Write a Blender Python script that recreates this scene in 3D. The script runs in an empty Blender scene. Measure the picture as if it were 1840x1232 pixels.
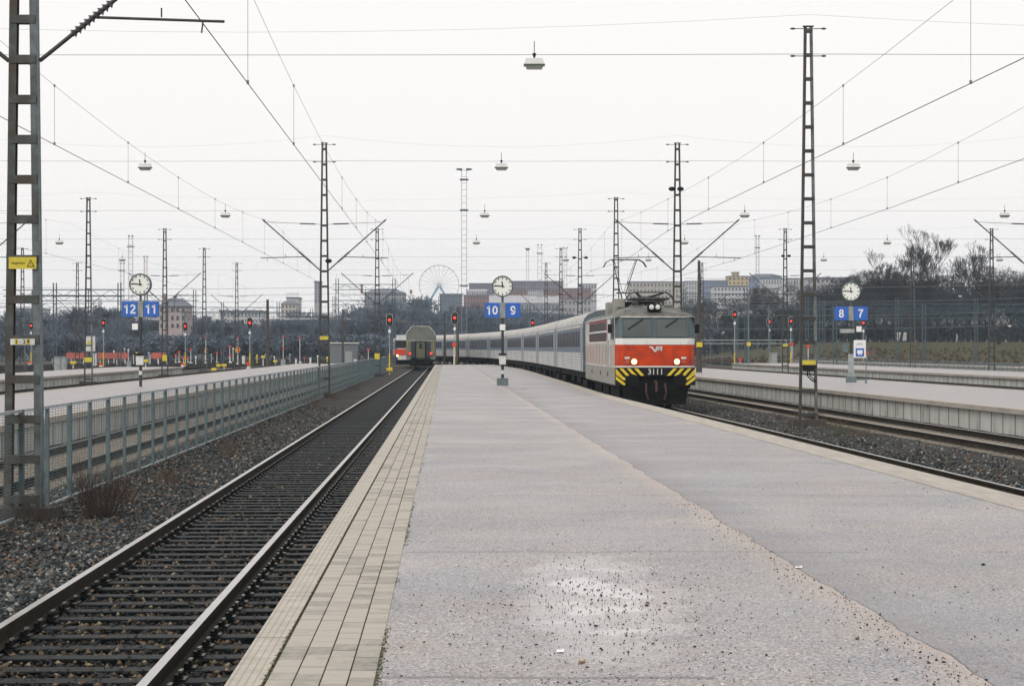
import bpy, math, random
import numpy as np
from mathutils import Vector, Matrix
random.seed(7)
rng = np.random.default_rng(11)
R = math.radians
S = bpy.context.scene
C = S.collection

# ------------------------------------------------------------------ camera, sky, light
EYE = 1.75                      # metres above the platform (platform top is z = 0)
cam_d = bpy.data.cameras.new('camera'); cam = bpy.data.objects.new('camera', cam_d); C.objects.link(cam)
cam.location = (0, 0, EYE); cam.rotation_euler = (R(90), 0, 0)
cam_d.sensor_width = 36; cam_d.lens = 73.4; cam_d.shift_y = 9/1840
cam_d.clip_start = .1; cam_d.clip_end = 6000
S.camera = cam
S.view_settings.view_transform = 'Standard'; S.view_settings.look = 'None'
S.view_settings.exposure = .38; S.view_settings.gamma = 1
SUN_EL, SUN_AZ = R(46), R(215)
w = bpy.data.worlds.new("World"); S.world = w; w.use_nodes = True
nt = w.node_tree; nt.nodes.clear()
sky = nt.nodes.new('ShaderNodeTexSky'); sky.sky_type = 'NISHITA'; sky.sun_disc = False
sky.sun_elevation = SUN_EL; sky.sun_rotation = SUN_AZ; sky.air_density = 1; sky.dust_density = 4
b1 = nt.nodes.new('ShaderNodeBackground'); b1.inputs[1].default_value = .1
b2 = nt.nodes.new('ShaderNodeBackground'); b2.inputs[0].default_value = (1.0, .962, .940, 1); b2.inputs[1].default_value = .845
mx = nt.nodes.new('ShaderNodeMixShader'); mx.inputs[0].default_value = .93      # a closed layer of cloud over the clear sky
wo = nt.nodes.new('ShaderNodeOutputWorld')
nt.links.new(sky.outputs[0], b1.inputs[0]); nt.links.new(b1.outputs[0], mx.inputs[1])
nt.links.new(b2.outputs[0], mx.inputs[2]); nt.links.new(mx.outputs[0], wo.inputs[0])
sd = bpy.data.lights.new('sun', 'SUN'); sd.energy = 1.2; sd.angle = R(25); sd.color = (1, .97, .93)
so = bpy.data.objects.new('sun', sd); C.objects.link(so)
so.rotation_euler = (R(90) - SUN_EL, 0, R(180) - SUN_AZ); so.location = (0, 0, 60)

# ------------------------------------------------------------------ helpers
def tag(o, label=None, cat=None, group=None, kind=None):
    if label: o['label'] = label
    if cat: o['category'] = cat
    if group: o['group'] = group
    if kind: o['kind'] = kind
    return o

def empty(name, loc, label, cat, group=None, rz=0):
    o = bpy.data.objects.new(name, None); C.objects.link(o)
    o.location = loc; o.rotation_euler = (0, 0, rz); o.empty_display_size = .3
    return tag(o, label, cat, group)

class MB:
    """collects shapes and links them as one mesh object"""
    def __init__(s): s.v = []; s.f = []; s.m = []; s.cur = 0; s.sm = []
    def mat(s, i): s.cur = i; return s
    def face(s, pts, smooth=False):
        n = len(s.v); s.v += [tuple(p) for p in pts]; s.f.append(tuple(range(n, n+len(pts)))); s.m.append(s.cur); s.sm.append(smooth)
    def raw(s, vs, fs, smooth=False):
        n = len(s.v); s.v += [tuple(p) for p in vs]
        for f in fs: s.f.append(tuple(n+i for i in f)); s.m.append(s.cur); s.sm.append(smooth)
        return s
    def box(s, c, d, M=None):
        x, y, z = [k/2 for k in d]
        vs = [Vector((sx*x, sy*y, sz*z)) for sz in (-1, 1) for sx, sy in ((-1, -1), (1, -1), (1, 1), (-1, 1))]
        if M: vs = [M @ v for v in vs]
        c = Vector(c); vs = [v + c for v in vs]
        return s.raw(vs, [(3, 2, 1, 0), (4, 5, 6, 7), (0, 1, 5, 4), (1, 2, 6, 5), (2, 3, 7, 6), (3, 0, 4, 7)])
    def span(s, x0, x1, y0, y1, z0, z1): return s.box(((x0+x1)/2, (y0+y1)/2, (z0+z1)/2), (abs(x1-x0), abs(y1-y0), abs(z1-z0)))
    def bar(s, p, q, wx, wy=None):
        p, q = Vector(p), Vector(q); d = q - p; L = d.length
        M = d.to_track_quat('Z', 'Y').to_matrix()
        return s.box((p+q)/2, (wx, wy or wx, L), M)
    def tube(s, p, q, r, r2=None, n=8, cap=True):
        p, q = Vector(p), Vector(q); d = q - p
        if d.length < 1e-6: return s
        M = d.to_track_quat('Z', 'Y').to_matrix(); r2 = r if r2 is None else r2
        vs = []
        for k in range(n):
            a = 2*math.pi*k/n; u = M @ Vector((math.cos(a), math.sin(a), 0)); vs.append(p+u*r)
        for k in range(n):
            a = 2*math.pi*k/n; u = M @ Vector((math.cos(a), math.sin(a), 0)); vs.append(q+u*r2)
        fs = [(k, (k+1) % n, n+(k+1) % n, n+k) for k in range(n)]
        s.raw(vs, fs, n > 5)
        if cap: s.raw(vs[:n], [tuple(range(n))[::-1]]); s.raw(vs[n:], [tuple(range(n))])
        return s
    def path(s, pts, r, n=6):
        for a, b in zip(pts[:-1], pts[1:]): s.tube(a, b, r, n=n, cap=False)
        return s
    def prism(s, poly, axis, a, b):
        """polygon in the plane across axis, extruded from a to b"""
        def mk(u, v, w_):
            return {'x': (w_, u, v), 'y': (u, w_, v), 'z': (u, v, w_)}[axis]
        n = len(poly)
        vs = [mk(u, v, a) for u, v in poly] + [mk(u, v, b) for u, v in poly]
        fs = [(k, (k+1) % n, n+(k+1) % n, n+k) for k in range(n)] + [tuple(range(n))[::-1], tuple(range(n, 2*n))]
        return s.raw(vs, fs)
    def ell(s, c, r, n=12, m=7):
        vs = [(c[0], c[1], c[2]-r[2])]
        for i in range(1, m):
            t = math.pi*i/m - math.pi/2
            for k in range(n):
                a = 2*math.pi*k/n
                vs.append((c[0]+r[0]*math.cos(t)*math.cos(a), c[1]+r[1]*math.cos(t)*math.sin(a), c[2]+r[2]*math.sin(t)))
        vs.append((c[0], c[1], c[2]+r[2])); fs = []
        for k in range(n): fs.append((0, 1+(k+1) % n, 1+k))
        for i in range(m-2):
            for k in range(n):
                a = 1+i*n+k; b = 1+i*n+(k+1) % n; fs.append((a, b, b+n, a+n))
        L = len(vs)-1
        for k in range(n): fs.append((L, 1+(m-2)*n+k, 1+(m-2)*n+(k+1) % n))
        return s.raw(vs, fs, True)
    def build(s, name, mats, parent=None, loc=None, bevel=0):
        me = bpy.data.meshes.new(name); me.from_pydata(s.v, [], s.f)
        for m in (mats if isinstance(mats, (list, tuple)) else [mats]): me.materials.append(m)
        me.polygons.foreach_set('material_index', s.m); me.polygons.foreach_set('use_smooth', s.sm)
        me.update()
        o = bpy.data.objects.new(name, me); C.objects.link(o)
        if parent: o.parent = parent
        if loc: o.location = loc
        if bevel:
            b = o.modifiers.new('bevel', 'BEVEL'); b.width = bevel; b.segments = 2; b.limit_method = 'ANGLE'
        return o

KIDS = {}
def kids(o): return [c for c in C.objects if c.parent == o]
def copy_tree(o, loc=None, rz=None, label=None, parent=None, group=None, scale=None):
    ch = KIDS.get(o.name)
    if ch is None: ch = KIDS[o.name] = kids(o)
    c = o.copy(); C.objects.link(c)
    if parent: c.parent = parent
    if loc is not None: c.location = loc
    if rz is not None: c.rotation_euler = (0, 0, rz)
    if scale: c.scale = (scale,)*3 if not isinstance(scale, tuple) else scale
    if label: c['label'] = label
    if group: c['group'] = group
    for k in ch: copy_tree(k, parent=c)
    return c

def text_mesh(txt, size, depth, mat, name, parent=None, loc=(0, 0, 0), rot=(R(90), 0, 0), bold=.0, shear=0, align='CENTER'):
    cu = bpy.data.curves.new(name, 'FONT'); cu.body = txt; cu.size = size; cu.extrude = depth; cu.offset = bold; cu.shear = shear
    cu.align_x = align; cu.align_y = 'CENTER'; cu.resolution_u = 3
    o = bpy.data.objects.new(name, cu); C.objects.link(o)
    dg = bpy.context.evaluated_depsgraph_get()
    me = bpy.data.meshes.new_from_object(o.evaluated_get(dg)); bpy.data.objects.remove(o); bpy.data.curves.remove(cu)
    me.materials.clear(); me.materials.append(mat)
    o = bpy.data.objects.new(name, me); C.objects.link(o); o.location = loc; o.rotation_euler = rot
    if parent: o.parent = parent
    return o

# ------------------------------------------------------------------ materials
def nodes(m):
    m.use_nodes = True; return m.node_tree, m.node_tree.nodes['Principled BSDF']
def N(t, kind, **kw):
    n = t.nodes.new(kind)
    for k, v in kw.items():
        if k.startswith('i_'):
            n.inputs[int(k[2:]) if k[2:].isdigit() else k[2:]].default_value = v
        else: setattr(n, k, v)
    return n
def ramp(t, fac, stops):
    r = t.nodes.new('ShaderNodeValToRGB'); e = r.color_ramp.elements
    while len(e) < len(stops): e.new(.5)
    for k, (p, c) in enumerate(stops):
        e[k].position = p; e[k].color = c if len(c) == 4 else (*c, 1)
    t.links.new(fac, r.inputs[0]); return r
def mat(name, col, rough=.6, metal=0, var=.25, scale=3., dirt=None, dirt_amt=.0, dirt_scale=1.2, bump=0, bscale=40., spec=.5, coat=0):
    m = bpy.data.materials.new(name); t, p = nodes(m)
    tc = N(t, 'ShaderNodeTexCoord'); out = tc.outputs['Object']
    nz = N(t, 'ShaderNodeTexNoise'); nz.inputs['Scale'].default_value = scale; nz.inputs['Detail'].default_value = 6
    t.links.new(out, nz.inputs['Vector'])
    c = Vector(col)
    r = ramp(t, nz.outputs[0], [(.3, tuple(c*(1-var))), (.7, tuple(c*(1+var)))])
    last = r.outputs[0]
    if dirt:
        n2 = N(t, 'ShaderNodeTexNoise'); n2.inputs['Scale'].default_value = dirt_scale; n2.inputs['Detail'].default_value = 8; n2.inputs['Roughness'].default_value = .65
        t.links.new(out, n2.inputs['Vector'])
        r2 = ramp(t, n2.outputs[0], [(.62-.35*dirt_amt, (0, 0, 0)), (.78-.25*dirt_amt, (1, 1, 1))])
        mxn = N(t, 'ShaderNodeMix', data_type='RGBA'); t.links.new(r2.outputs[0], mxn.inputs[0]); t.links.new(last, mxn.inputs[6])
        mxn.inputs[7].default_value = (*dirt, 1); last = mxn.outputs[2]
    t.links.new(last, p.inputs['Base Color'])
    p.inputs['Roughness'].default_value = rough; p.inputs['Metallic'].default_value = metal
    p.inputs['Specular IOR Level'].default_value = spec
    if bump:
        n3 = N(t, 'ShaderNodeTexNoise'); n3.inputs['Scale'].default_value = bscale; n3.inputs['Detail'].default_value = 4
        t.links.new(out, n3.inputs['Vector'])
        b = N(t, 'ShaderNodeBump'); b.inputs['Strength'].default_value = bump; b.inputs['Distance'].default_value = .02
        t.links.new(n3.outputs[0], b.inputs['Height']); t.links.new(b.outputs[0], p.inputs['Normal'])
    return m
def emis(name, col, st):
    m = bpy.data.materials.new(name); t, p = nodes(m)
    p.inputs['Base Color'].default_value = (*col, 1); p.inputs['Emission Color'].default_value = (*col, 1); p.inputs['Emission Strength'].default_value = st
    return m

M = {}
M['rail'] = mat('rail_side_steel', (.028, .024, .018), .7, 0, var=.3, scale=8, dirt=(.042, .034, .024), dirt_amt=.3, spec=.08)
M['railtop'] = mat('rail_head_steel', (.36, .345, .33), .26, .45, var=.12, scale=2, spec=.8)
M['railrust'] = mat('rusty_rail_head', (.085, .075, .062), .5, 0, var=.3, scale=4)
M['sleeper'] = mat('tarred_wood', (.0055, .0075, .0085), .45, spec=.05, var=.7, scale=6, bump=.5, bscale=30)
M['sleeper2'] = mat('weathered_sleeper', (.17, .145, .11), .7, var=.4, scale=6, bump=.4, bscale=30)
M['steel_rust'] = mat('mast_steel', (.058, .066, .062), .6, .1, var=.4, scale=7, dirt=(.052, .036, .022), dirt_amt=.5, dirt_scale=2.5)
M['steel_dark'] = mat('mast_steel_dark', (.038, .042, .040), .6, .1, var=.35, scale=5, dirt=(.07, .04, .022), dirt_amt=.3, dirt_scale=2)
M['galv'] = mat('galvanised_steel', (.125, .175, .19), .5, .3, var=.25, scale=6, dirt=(.09, .11, .11), dirt_amt=.3)
M['galv_light'] = mat('galvanised_light', (.33, .37, .39), .5, .3, var=.2, scale=4)
M['wire'] = mat('copper_wire', (.045, .042, .045), .6, .3, var=.1)
M['wirethin'] = mat('steel_wire', (.22, .21, .22), .6, .3, var=.1)
M['insul'] = mat('insulator_porcelain', (.03, .03, .035), .3, var=.2)
M['clockrim'] = mat('clock_case', (.085, .115, .115), .45, .2, var=.2)
M['clockface'] = mat('clock_face', (.80, .82, .76), .4, var=.03)
M['black'] = mat('black_paint', (.008, .008, .009), .6, var=.2, spec=.25)
M['galv_leg'] = mat('weathered_leg', (.125, .145, .15), .6, .1, var=.4, scale=6, dirt=(.06, .06, .05), dirt_amt=.5, dirt_scale=2)
M['mesh'] = mat('mesh_wire', (.075, .115, .122), .6, .1, var=.2)
M['blue'] = mat('sign_blue', (.020, .115, .46), .45, var=.06, scale=1)
M['white'] = mat('white_paint', (.78, .78, .78), .5, var=.05)
M['offwhite'] = mat('off_white_paint', (.60, .60, .58), .55, var=.1, dirt=(.35, .33, .3), dirt_amt=.2)
M['yellow'] = mat('yellow_paint', (.70, .52, .03), .5, var=.12)
M['orange'] = mat('orange_paint', (.70, .25, .03), .5)
M['yellowsign'] = mat('yellow_sign', (.58, .48, .045), .5, var=.15, scale=9)
M['postdark'] = mat('dark_green_post', (.025, .034, .034), .5, var=.3)
M['postgrey'] = mat('grey_post', (.30, .33, .33), .6, var=.2, dirt=(.16, .16, .15), dirt_amt=.35)
M['concblock'] = mat('grey_block', (.12, .16, .165), .7, var=.2, bump=.3)
M['red'] = mat('red_paint', (.60, .045, .02), .5, var=.12)
M['redlight'] = emis('red_signal_light', (1, .035, .012), 1.6)
M['wood'] = mat('timber_pole', (.062, .052, .044), .8, var=.4, scale=4)
M['cabinet'] = mat('cabinet_grey', (.30, .33, .33), .6, var=.15, dirt=(.2, .21, .2), dirt_amt=.2)
M['brown'] = mat('bark', (.03, .028, .027), .9, var=.3, spec=.1)
M['faded_red'] = mat('faded_red', (.42, .10, .07), .7, var=.25, scale=1)
M['under'] = mat('underframe_black', (.008, .009, .009), .8, var=.4, scale=3, spec=.15)
M['glass_dark'] = mat('train_glass', (.012, .014, .017), .2, var=.1, spec=.35)
M['twig'] = mat('twigs', (.042, .042, .045), .9, var=.3, spec=.1)

# concrete retaining wall built of slabs, stained
def wall_mat():
    m = bpy.data.materials.new('concrete_slabs'); t, p = nodes(m)
    g = N(t, 'ShaderNodeTexCoord'); sx = N(t, 'ShaderNodeSeparateXYZ'); t.links.new(g.outputs['Object'], sx.inputs[0])
    dv = N(t, 'ShaderNodeMath', operation='DIVIDE'); dv.inputs[1].default_value = 1.25; t.links.new(sx.outputs[1], dv.inputs[0])
    fl = N(t, 'ShaderNodeMath', operation='FLOOR'); t.links.new(dv.outputs[0], fl.inputs[0])
    wn = N(t, 'ShaderNodeTexWhiteNoise', noise_dimensions='1D'); t.links.new(fl.outputs[0], wn.inputs['W'])
    fr = N(t, 'ShaderNodeMath', operation='FRACT'); t.links.new(dv.outputs[0], fr.inputs[0])
    jt = N(t, 'ShaderNodeMath', operation='LESS_THAN'); jt.inputs[1].default_value = .07; t.links.new(fr.outputs[0], jt.inputs[0])
    mp = N(t, 'ShaderNodeMapping'); mp.inputs['Scale'].default_value = (1, 1.3, .55); t.links.new(g.outputs['Object'], mp.inputs[0])
    nz = N(t, 'ShaderNodeTexNoise'); nz.inputs['Scale'].default_value = 1.3; nz.inputs['Detail'].default_value = 8; nz.inputs['Roughness'].default_value = .65
    t.links.new(mp.outputs[0], nz.inputs['Vector'])
    ad = N(t, 'ShaderNodeMath', operation='MULTIPLY_ADD'); ad.inputs[1].default_value = .22; t.links.new(wn.outputs[0], ad.inputs[0]); t.links.new(nz.outputs[0], ad.inputs[2])
    r = ramp(t, ad.outputs[0], [(.36, (.20, .20, .17)), (.50, (.40, .405, .37)), (.75, (.50, .51, .48))])
    mxn = N(t, 'ShaderNodeMix', data_type='RGBA'); t.links.new(jt.outputs[0], mxn.inputs[0]); t.links.new(r.outputs[0], mxn.inputs[6]); mxn.inputs[7].default_value = (.06, .06, .055, 1)
    t.links.new(mxn.outputs[2], p.inputs['Base Color']); p.inputs['Roughness'].default_value = .85
    return m
M['slabs'] = wall_mat()

# light concrete edge stones with tactile grooves running along the edge
def coping_mat(name, base, line=True, slope=.0315, x0=-1.15):
    m = bpy.data.materials.new(name); t, p = nodes(m)
    g = N(t, 'ShaderNodeTexCoord'); sx = N(t, 'ShaderNodeSeparateXYZ'); t.links.new(g.outputs['Object'], sx.inputs[0])
    nz = N(t, 'ShaderNodeTexNoise'); nz.inputs['Scale'].default_value = 5; nz.inputs['Detail'].default_value = 8; nz.inputs['Roughness'].default_value = .7
    mp = N(t, 'ShaderNodeMapping'); mp.inputs['Scale'].default_value = (1, 1, 1) if line else (1.6, .12, 1); t.links.new(g.outputs['Object'], mp.inputs[0]); t.links.new(mp.outputs[0], nz.inputs['Vector'])
    c = Vector(base); r = ramp(t, nz.outputs[0], [(.3, tuple(c*.72)), (.55, tuple(c)), (.8, tuple(c*1.25))]); last = r.outputs[0]
    fr = N(t, 'ShaderNodeMath', operation='FRACT'); dv = N(t, 'ShaderNodeMath', operation='DIVIDE'); dv.inputs[1].default_value = 2.1
    t.links.new(sx.outputs[1], dv.inputs[0]); t.links.new(dv.outputs[0], fr.inputs[0])
    jt = N(t, 'ShaderNodeMath', operation='LESS_THAN'); jt.inputs[1].default_value = .012; t.links.new(fr.outputs[0], jt.inputs[0])
    mk = jt.outputs[0]
    if line:
        u = N(t, 'ShaderNodeMath', operation='MULTIPLY_ADD'); u.inputs[1].default_value = slope; t.links.new(sx.outputs[1], u.inputs[0]); t.links.new(sx.outputs[0], u.inputs[2])
        u2 = N(t, 'ShaderNodeMath', operation='DIVIDE'); u2.inputs[1].default_value = .042; t.links.new(u.outputs[0], u2.inputs[0])
        f2 = N(t, 'ShaderNodeMath', operation='FRACT'); t.links.new(u2.outputs[0], f2.inputs[0])
        l2 = N(t, 'ShaderNodeMath', operation='LESS_THAN'); l2.inputs[1].default_value = .22; t.links.new(f2.outputs[0], l2.inputs[0])
        h = N(t, 'ShaderNodeMath', operation='MULTIPLY'); h.inputs[1].default_value = .45; t.links.new(l2.outputs[0], h.inputs[0])
        mm = N(t, 'ShaderNodeMath', operation='MAXIMUM'); t.links.new(h.outputs[0], mm.inputs[0]); t.links.new(mk, mm.inputs[1]); mk = mm.outputs[0]
    mxn = N(t, 'ShaderNodeMix', data_type='RGBA'); t.links.new(mk, mxn.inputs[0]); t.links.new(last, mxn.inputs[6]); mxn.inputs[7].default_value = (.13, .12, .10, 1)
    t.links.new(mxn.outputs[2], p.inputs['Base Color']); p.inputs['Roughness'].default_value = .75
    return m
M['coping'] = coping_mat('edge_stone', (.40, .365, .31))
M['coping_plain'] = coping_mat('edge_stone_plain', (.37, .335, .29), False)

def gravel_mat(name, cols, scale=18, rough=.85):
    m = bpy.data.materials.new(name); t, p = nodes(m)
    g = N(t, 'ShaderNodeTexCoord')
    v = N(t, 'ShaderNodeTexVoronoi'); v.inputs['Scale'].default_value = scale; t.links.new(g.outputs['Object'], v.inputs['Vector'])
    sc = N(t, 'ShaderNodeSeparateColor'); t.links.new(v.outputs['Color'], sc.inputs[0])
    r = ramp(t, sc.outputs[0], [(k/(len(cols)-1), c) for k, c in enumerate(cols)])
    nz = N(t, 'ShaderNodeTexNoise'); nz.inputs['Scale'].default_value = .8; nz.inputs['Detail'].default_value = 6; t.links.new(g.outputs['Object'], nz.inputs['Vector'])
    r2 = ramp(t, nz.outputs[0], [(.35, (.72, .72, .74)), (.65, (1.25, 1.15, 1.05))])
    ml = N(t, 'ShaderNodeMix', data_type='RGBA', blend_type='MULTIPLY'); ml.inputs[0].default_value = 1
    t.links.new(r.outputs[0], ml.inputs[6]); t.links.new(r2.outputs[0], ml.inputs[7])
    t.links.new(ml.outputs[2], p.inputs['Base Color']); p.inputs['Roughness'].default_value = rough; p.inputs['Specular IOR Level'].default_value = .12
    b = N(t, 'ShaderNodeBump'); b.inputs['Strength'].default_value = 1; b.inputs['Distance'].default_value = .04; b.invert = True
    t.links.new(v.outputs['Distance'], b.inputs['Height']); t.links.new(b.outputs[0], p.inputs['Normal'])
    return m
M['ballast'] = gravel_mat('ballast_ground', [(.012, .014, .015), (.045, .048, .05), (.022, .025, .027), (.085, .07, .055), (.035, .04, .045)])
M['ballast_dark'] = gravel_mat('oily_ballast', [(.004, .005, .005), (.018, .021, .022), (.008, .009, .009), (.06, .042, .028), (.012, .014, .015)])
M['grass'] = gravel_mat('winter_grass', [(.030, .042, .016), (.050, .058, .022), (.075, .055, .030), (.038, .048, .020)], 1.2)

# stones scattered by hand get their colour from a per-face attribute
def attr_mat(name, stops, rough=.8):
    m = bpy.data.materials.new(name); t, p = nodes(m)
    a = N(t, 'ShaderNodeAttribute'); a.attribute_name = 'tint'
    r = ramp(t, a.outputs['Fac'], stops); r.color_ramp.interpolation = 'CONSTANT'
    t.links.new(r.outputs[0], p.inputs['Base Color']); p.inputs['Roughness'].default_value = rough; p.inputs['Specular IOR Level'].default_value = .25
    return m

def asphalt_mat(wet=True):
    m = bpy.data.materials.new('asphalt'); t, p = nodes(m)
    L = t.links.new
    g = N(t, 'ShaderNodeTexCoord'); O = g.outputs['Object']
    sx = N(t, 'ShaderNodeSeparateXYZ'); L(O, sx.inputs[0]); X, Y = sx.outputs[0], sx.outputs[1]
    def math_(op, a, b=None, c=None, clamp=False):
        n = N(t, 'ShaderNodeMath', operation=op); n.use_clamp = clamp
        for k, v in enumerate((a, b, c)):
            if v is None: continue
            if isinstance(v, (int, float)): n.inputs[k].default_value = v
            else: L(v, n.inputs[k])
        return n.outputs[0]
    def noise(sc, det=5, ro=.6, vec=O):
        n = N(t, 'ShaderNodeTexNoise'); n.inputs['Scale'].default_value = sc; n.inputs['Detail'].default_value = det; n.inputs['Roughness'].default_value = ro
        L(vec, n.inputs['Vector']); return n.outputs[0]
    def mix(f, a, b, bt='MIX'):
        n = N(t, 'ShaderNodeMix', data_type='RGBA', blend_type=bt)
        for k, v in ((0, f), (6, a), (7, b)):
            if isinstance(v, (int, float)): n.inputs[k].default_value = v
            elif isinstance(v, tuple): n.inputs[k].default_value = (*v, 1)
            else: L(v, n.inputs[k])
        return n.outputs[2]
    v = N(t, 'ShaderNodeTexVoronoi'); v.inputs['Scale'].default_value = 75; L(O, v.inputs['Vector'])
    sc = N(t, 'ShaderNodeSeparateColor'); L(v.outputs['Color'], sc.inputs[0])
    agg = ramp(t, sc.outputs[0], [(0, (.085, .08, .08)), (.22, (.192, .192, .194)), (.55, (.305, .300, .298)), (.8, (.42, .41, .41)), (.9, (.32, .24, .19)), (1, (.68, .64, .60))]).outputs[0]
    fine = ramp(t, noise(45, 3), [(.3, (.58, .58, .58)), (.7, (1.35, 1.35, 1.35))]).outputs[0]
    col = mix(1, agg, fine, 'MULTIPLY')
    big = noise(.55, 6, .6)
    tintr = ramp(t, big, [(.36, (.84, .86, .93)), (.5, (.98, .98, .99)), (.66, (1.07, 1.01, .97))]).outputs[0]
    col = mix(1, col, tintr, 'MULTIPLY')
    # brown grit patches
    gr = ramp(t, noise(1.1, 9, .72), [(.50, (0, 0, 0)), (.66, (1, 1, 1))]).outputs[0]
    gr2 = ramp(t, noise(38, 2), [(.52, (0, 0, 0)), (.60, (1, 1, 1))]).outputs[0]
    gm = N(t, 'ShaderNodeMix', data_type='RGBA', blend_type='MULTIPLY'); gm.inputs[0].default_value = 1; L(gr, gm.inputs[6]); L(gr2, gm.inputs[7])
    col = mix(math_('MULTIPLY', gm.outputs[2], .55), col, (.20, .13, .10))
    if wet:
        wig = math_('MULTIPLY', math_('SUBTRACT', noise(.55, 6, .55), .5), .30)
        s = math_('ADD', math_('ADD', math_('MULTIPLY_ADD', Y, .034, X), -2.85), wig)      # distance to the seam between the two pours
        lip = math_('MULTIPLY', math_('LESS_THAN', s, 0), math_('SUBTRACT', 1, math_('MULTIPLY', math_('ABSOLUTE', s), 3.0), clamp=True))
        col = mix(math_('MULTIPLY', lip, .5), col, (.46, .36, .29))
        edge = math_('MULTIPLY', math_('GREATER_THAN', s, 0), math_('SUBTRACT', 1, math_('MULTIPLY', s, 1.6), clamp=True))
        col = mix(math_('MULTIPLY', edge, .48), col, (.13, .12, .13))
        col = mix(math_('LESS_THAN', math_('ABSOLUTE', s), .007), col, (.06, .055, .05))
        right = math_('GREATER_THAN', s, 0)
        col = mix(math_('MULTIPLY', right, .10), col, (.20, .20, .22))
        # joints across the platform every seven metres
        yy = math_('ADD', Y, math_('MULTIPLY', math_('SUBTRACT', noise(.9, 5), .5), .30))
        f = math_('FRACT', math_('DIVIDE', math_('ADD', yy, -11.05), 6.85))
        j = math_('MULTIPLY', math_('LESS_THAN', f, .012), math_('GREATER_THAN', noise(.35, 3), .42))
        col = mix(math_('MULTIPLY', j, .55), col, (.05, .05, .055))
        # patch outline near the pavers
        # standing water
        dx = math_('DIVIDE', math_('SUBTRACT', X, .62), .62); dy = math_('DIVIDE', math_('SUBTRACT', Y, 14.6), 3.2)
        rr = math_('ADD', math_('MULTIPLY', dx, dx), math_('MULTIPLY', dy, dy))
        pn = math_('ADD', math_('SUBTRACT', 1.0, rr), math_('MULTIPLY', math_('SUBTRACT', noise(1.3, 6, .55), .5), 2.6))
        pud = math_('MULTIPLY', pn, .95, clamp=True)
        damp = ramp(t, noise(.33, 5, .6), [(.42, (0, 0, 0)), (.62, (1, 1, 1))]).outputs[0]
        col = mix(math_('MULTIPLY', damp, .22), col, (.17, .16, .165))
        col = mix(math_('MULTIPLY', pud, .45), col, (.46, .435, .43))  # sky reflection on the water, painted into the base colour as a paler tone
        ro = math_('SUBTRACT', .50, math_('MULTIPLY', ramp(t, noise(.4, 4), [(.4, (0, 0, 0)), (.65, (1, 1, 1))]).outputs[0], .14))
        ro = math_('SUBTRACT', ro, math_('MULTIPLY', pud, .46), clamp=True)
        L(math_('MULTIPLY_ADD', pud, .5, .5), p.inputs['Specular IOR Level'])
        L(ro, p.inputs['Roughness'])
        bs = math_('SUBTRACT', .8, math_('MULTIPLY', pud, .79), clamp=True)
    else:
        p.inputs['Roughness'].default_value = .45; bs = .5
    L(col, p.inputs['Base Color'])
    b = N(t, 'ShaderNodeBump'); b.inputs['Distance'].default_value = .006
    if isinstance(bs, float): b.inputs['Strength'].default_value = bs
    else: L(bs, b.inputs['Strength'])
    L(v.outputs['Distance'], b.inputs['Height']); L(b.outputs[0], p.inputs['Normal'])
    return m
M['asphalt'] = asphalt_mat(); M['asphalt_far'] = asphalt_mat(False)

# ------------------------------------------------------------------ where the tracks run
SL, SR = .0315, .0458
def XL(x0, y): return x0 - SL*y
def XR(x0, y): return x0 - SR*y
NODES9 = [(-60, 11.6), (0, 8.9), (33.4, 7.4), (60, 6.22), (78, 5.38), (97, 4.87), (123.5, 4.12), (149, 3.4), (175, 2.5), (201, 1.05), (227, -.85),
          (252, -3.5), (277, -7.0), (302, -11.2), (326, -16.0), (349, -21.5), (371, -27.5), (420, -43), (500, -73)]
def X9(y):
    n = NODES9
    for i in range(len(n)-1):
        if y <= n[i+1][0] or i == len(n)-2:
            break
    x0, x1 = n[i][0], n[i+1][0]; h = x1-x0; u = (y-x0)/h
    def m(k):
        a = n[max(k-1, 0)]; b = n[min(k+1, len(n)-1)]; return (b[1]-a[1])/(b[0]-a[0])
    return ((2*u**3-3*u*u+1)*n[i][1] + (u**3-2*u*u+u)*h*m(i) + (-2*u**3+3*u*u)*n[i+1][1] + (u**3-u*u)*h*m(i+1))
RAIL_Z = -.52; BED_Z = -.72
def PX(px, d): return (px-920)/3750*d
def PZ(py, d): return EYE + (625-py)/3750*d
# ------------------------------------------------------------------ ground
def sheet(name, xs, ys, zf, m, xf=None, label=None, kind='structure', smooth=True):
    nx, ny = len(xs), len(ys); vs = []
    for y in ys:
        for x in xs:
            X = xf(x, y) if xf else x
            vs.append((X, y, zf(x, y)))
    fs = [(j*nx+i, j*nx+i+1, (j+1)*nx+i+1, (j+1)*nx+i) for j in range(ny-1) for i in range(nx-1)]
    b = MB(); b.raw(vs, fs, smooth); o = b.build(name, m); o['kind'] = kind
    if label: o['label'] = label
    return o
def frange(a, b, n): return [a+(b-a)*k/(n-1) for k in range(n)]
M['yard'] = gravel_mat('yard_ground', [(.03, .032, .03), (.07, .065, .055), (.045, .045, .04), (.09, .08, .065)], 3)
def terrain(x, y):
    h = -.80
    # grassy bank on the right
    e = x - (28 + (y-300)*.02)
    a = max(0, min(1, (y-318)/60.)); a = a*a*(3-2*a)
    r = max(0, min(1, e/30.)); h += 3.6*a*r
    # city hill beyond
    b = max(0, min(1, (y-760)/600.)); h += 26*b*b*(3-2*b)*(.8+.2*math.sin(x*.006+1))
    return h
xs = [-1000] + frange(-700, 700, 71) + [1000]
ys = [-300, -80, 0, 60, 150, 240, 290, 310, 320] + frange(330, 400, 8) + frange(430, 1500, 30) + [1800]
sheet('ground', xs, ys, terrain, M['yard'])
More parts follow.
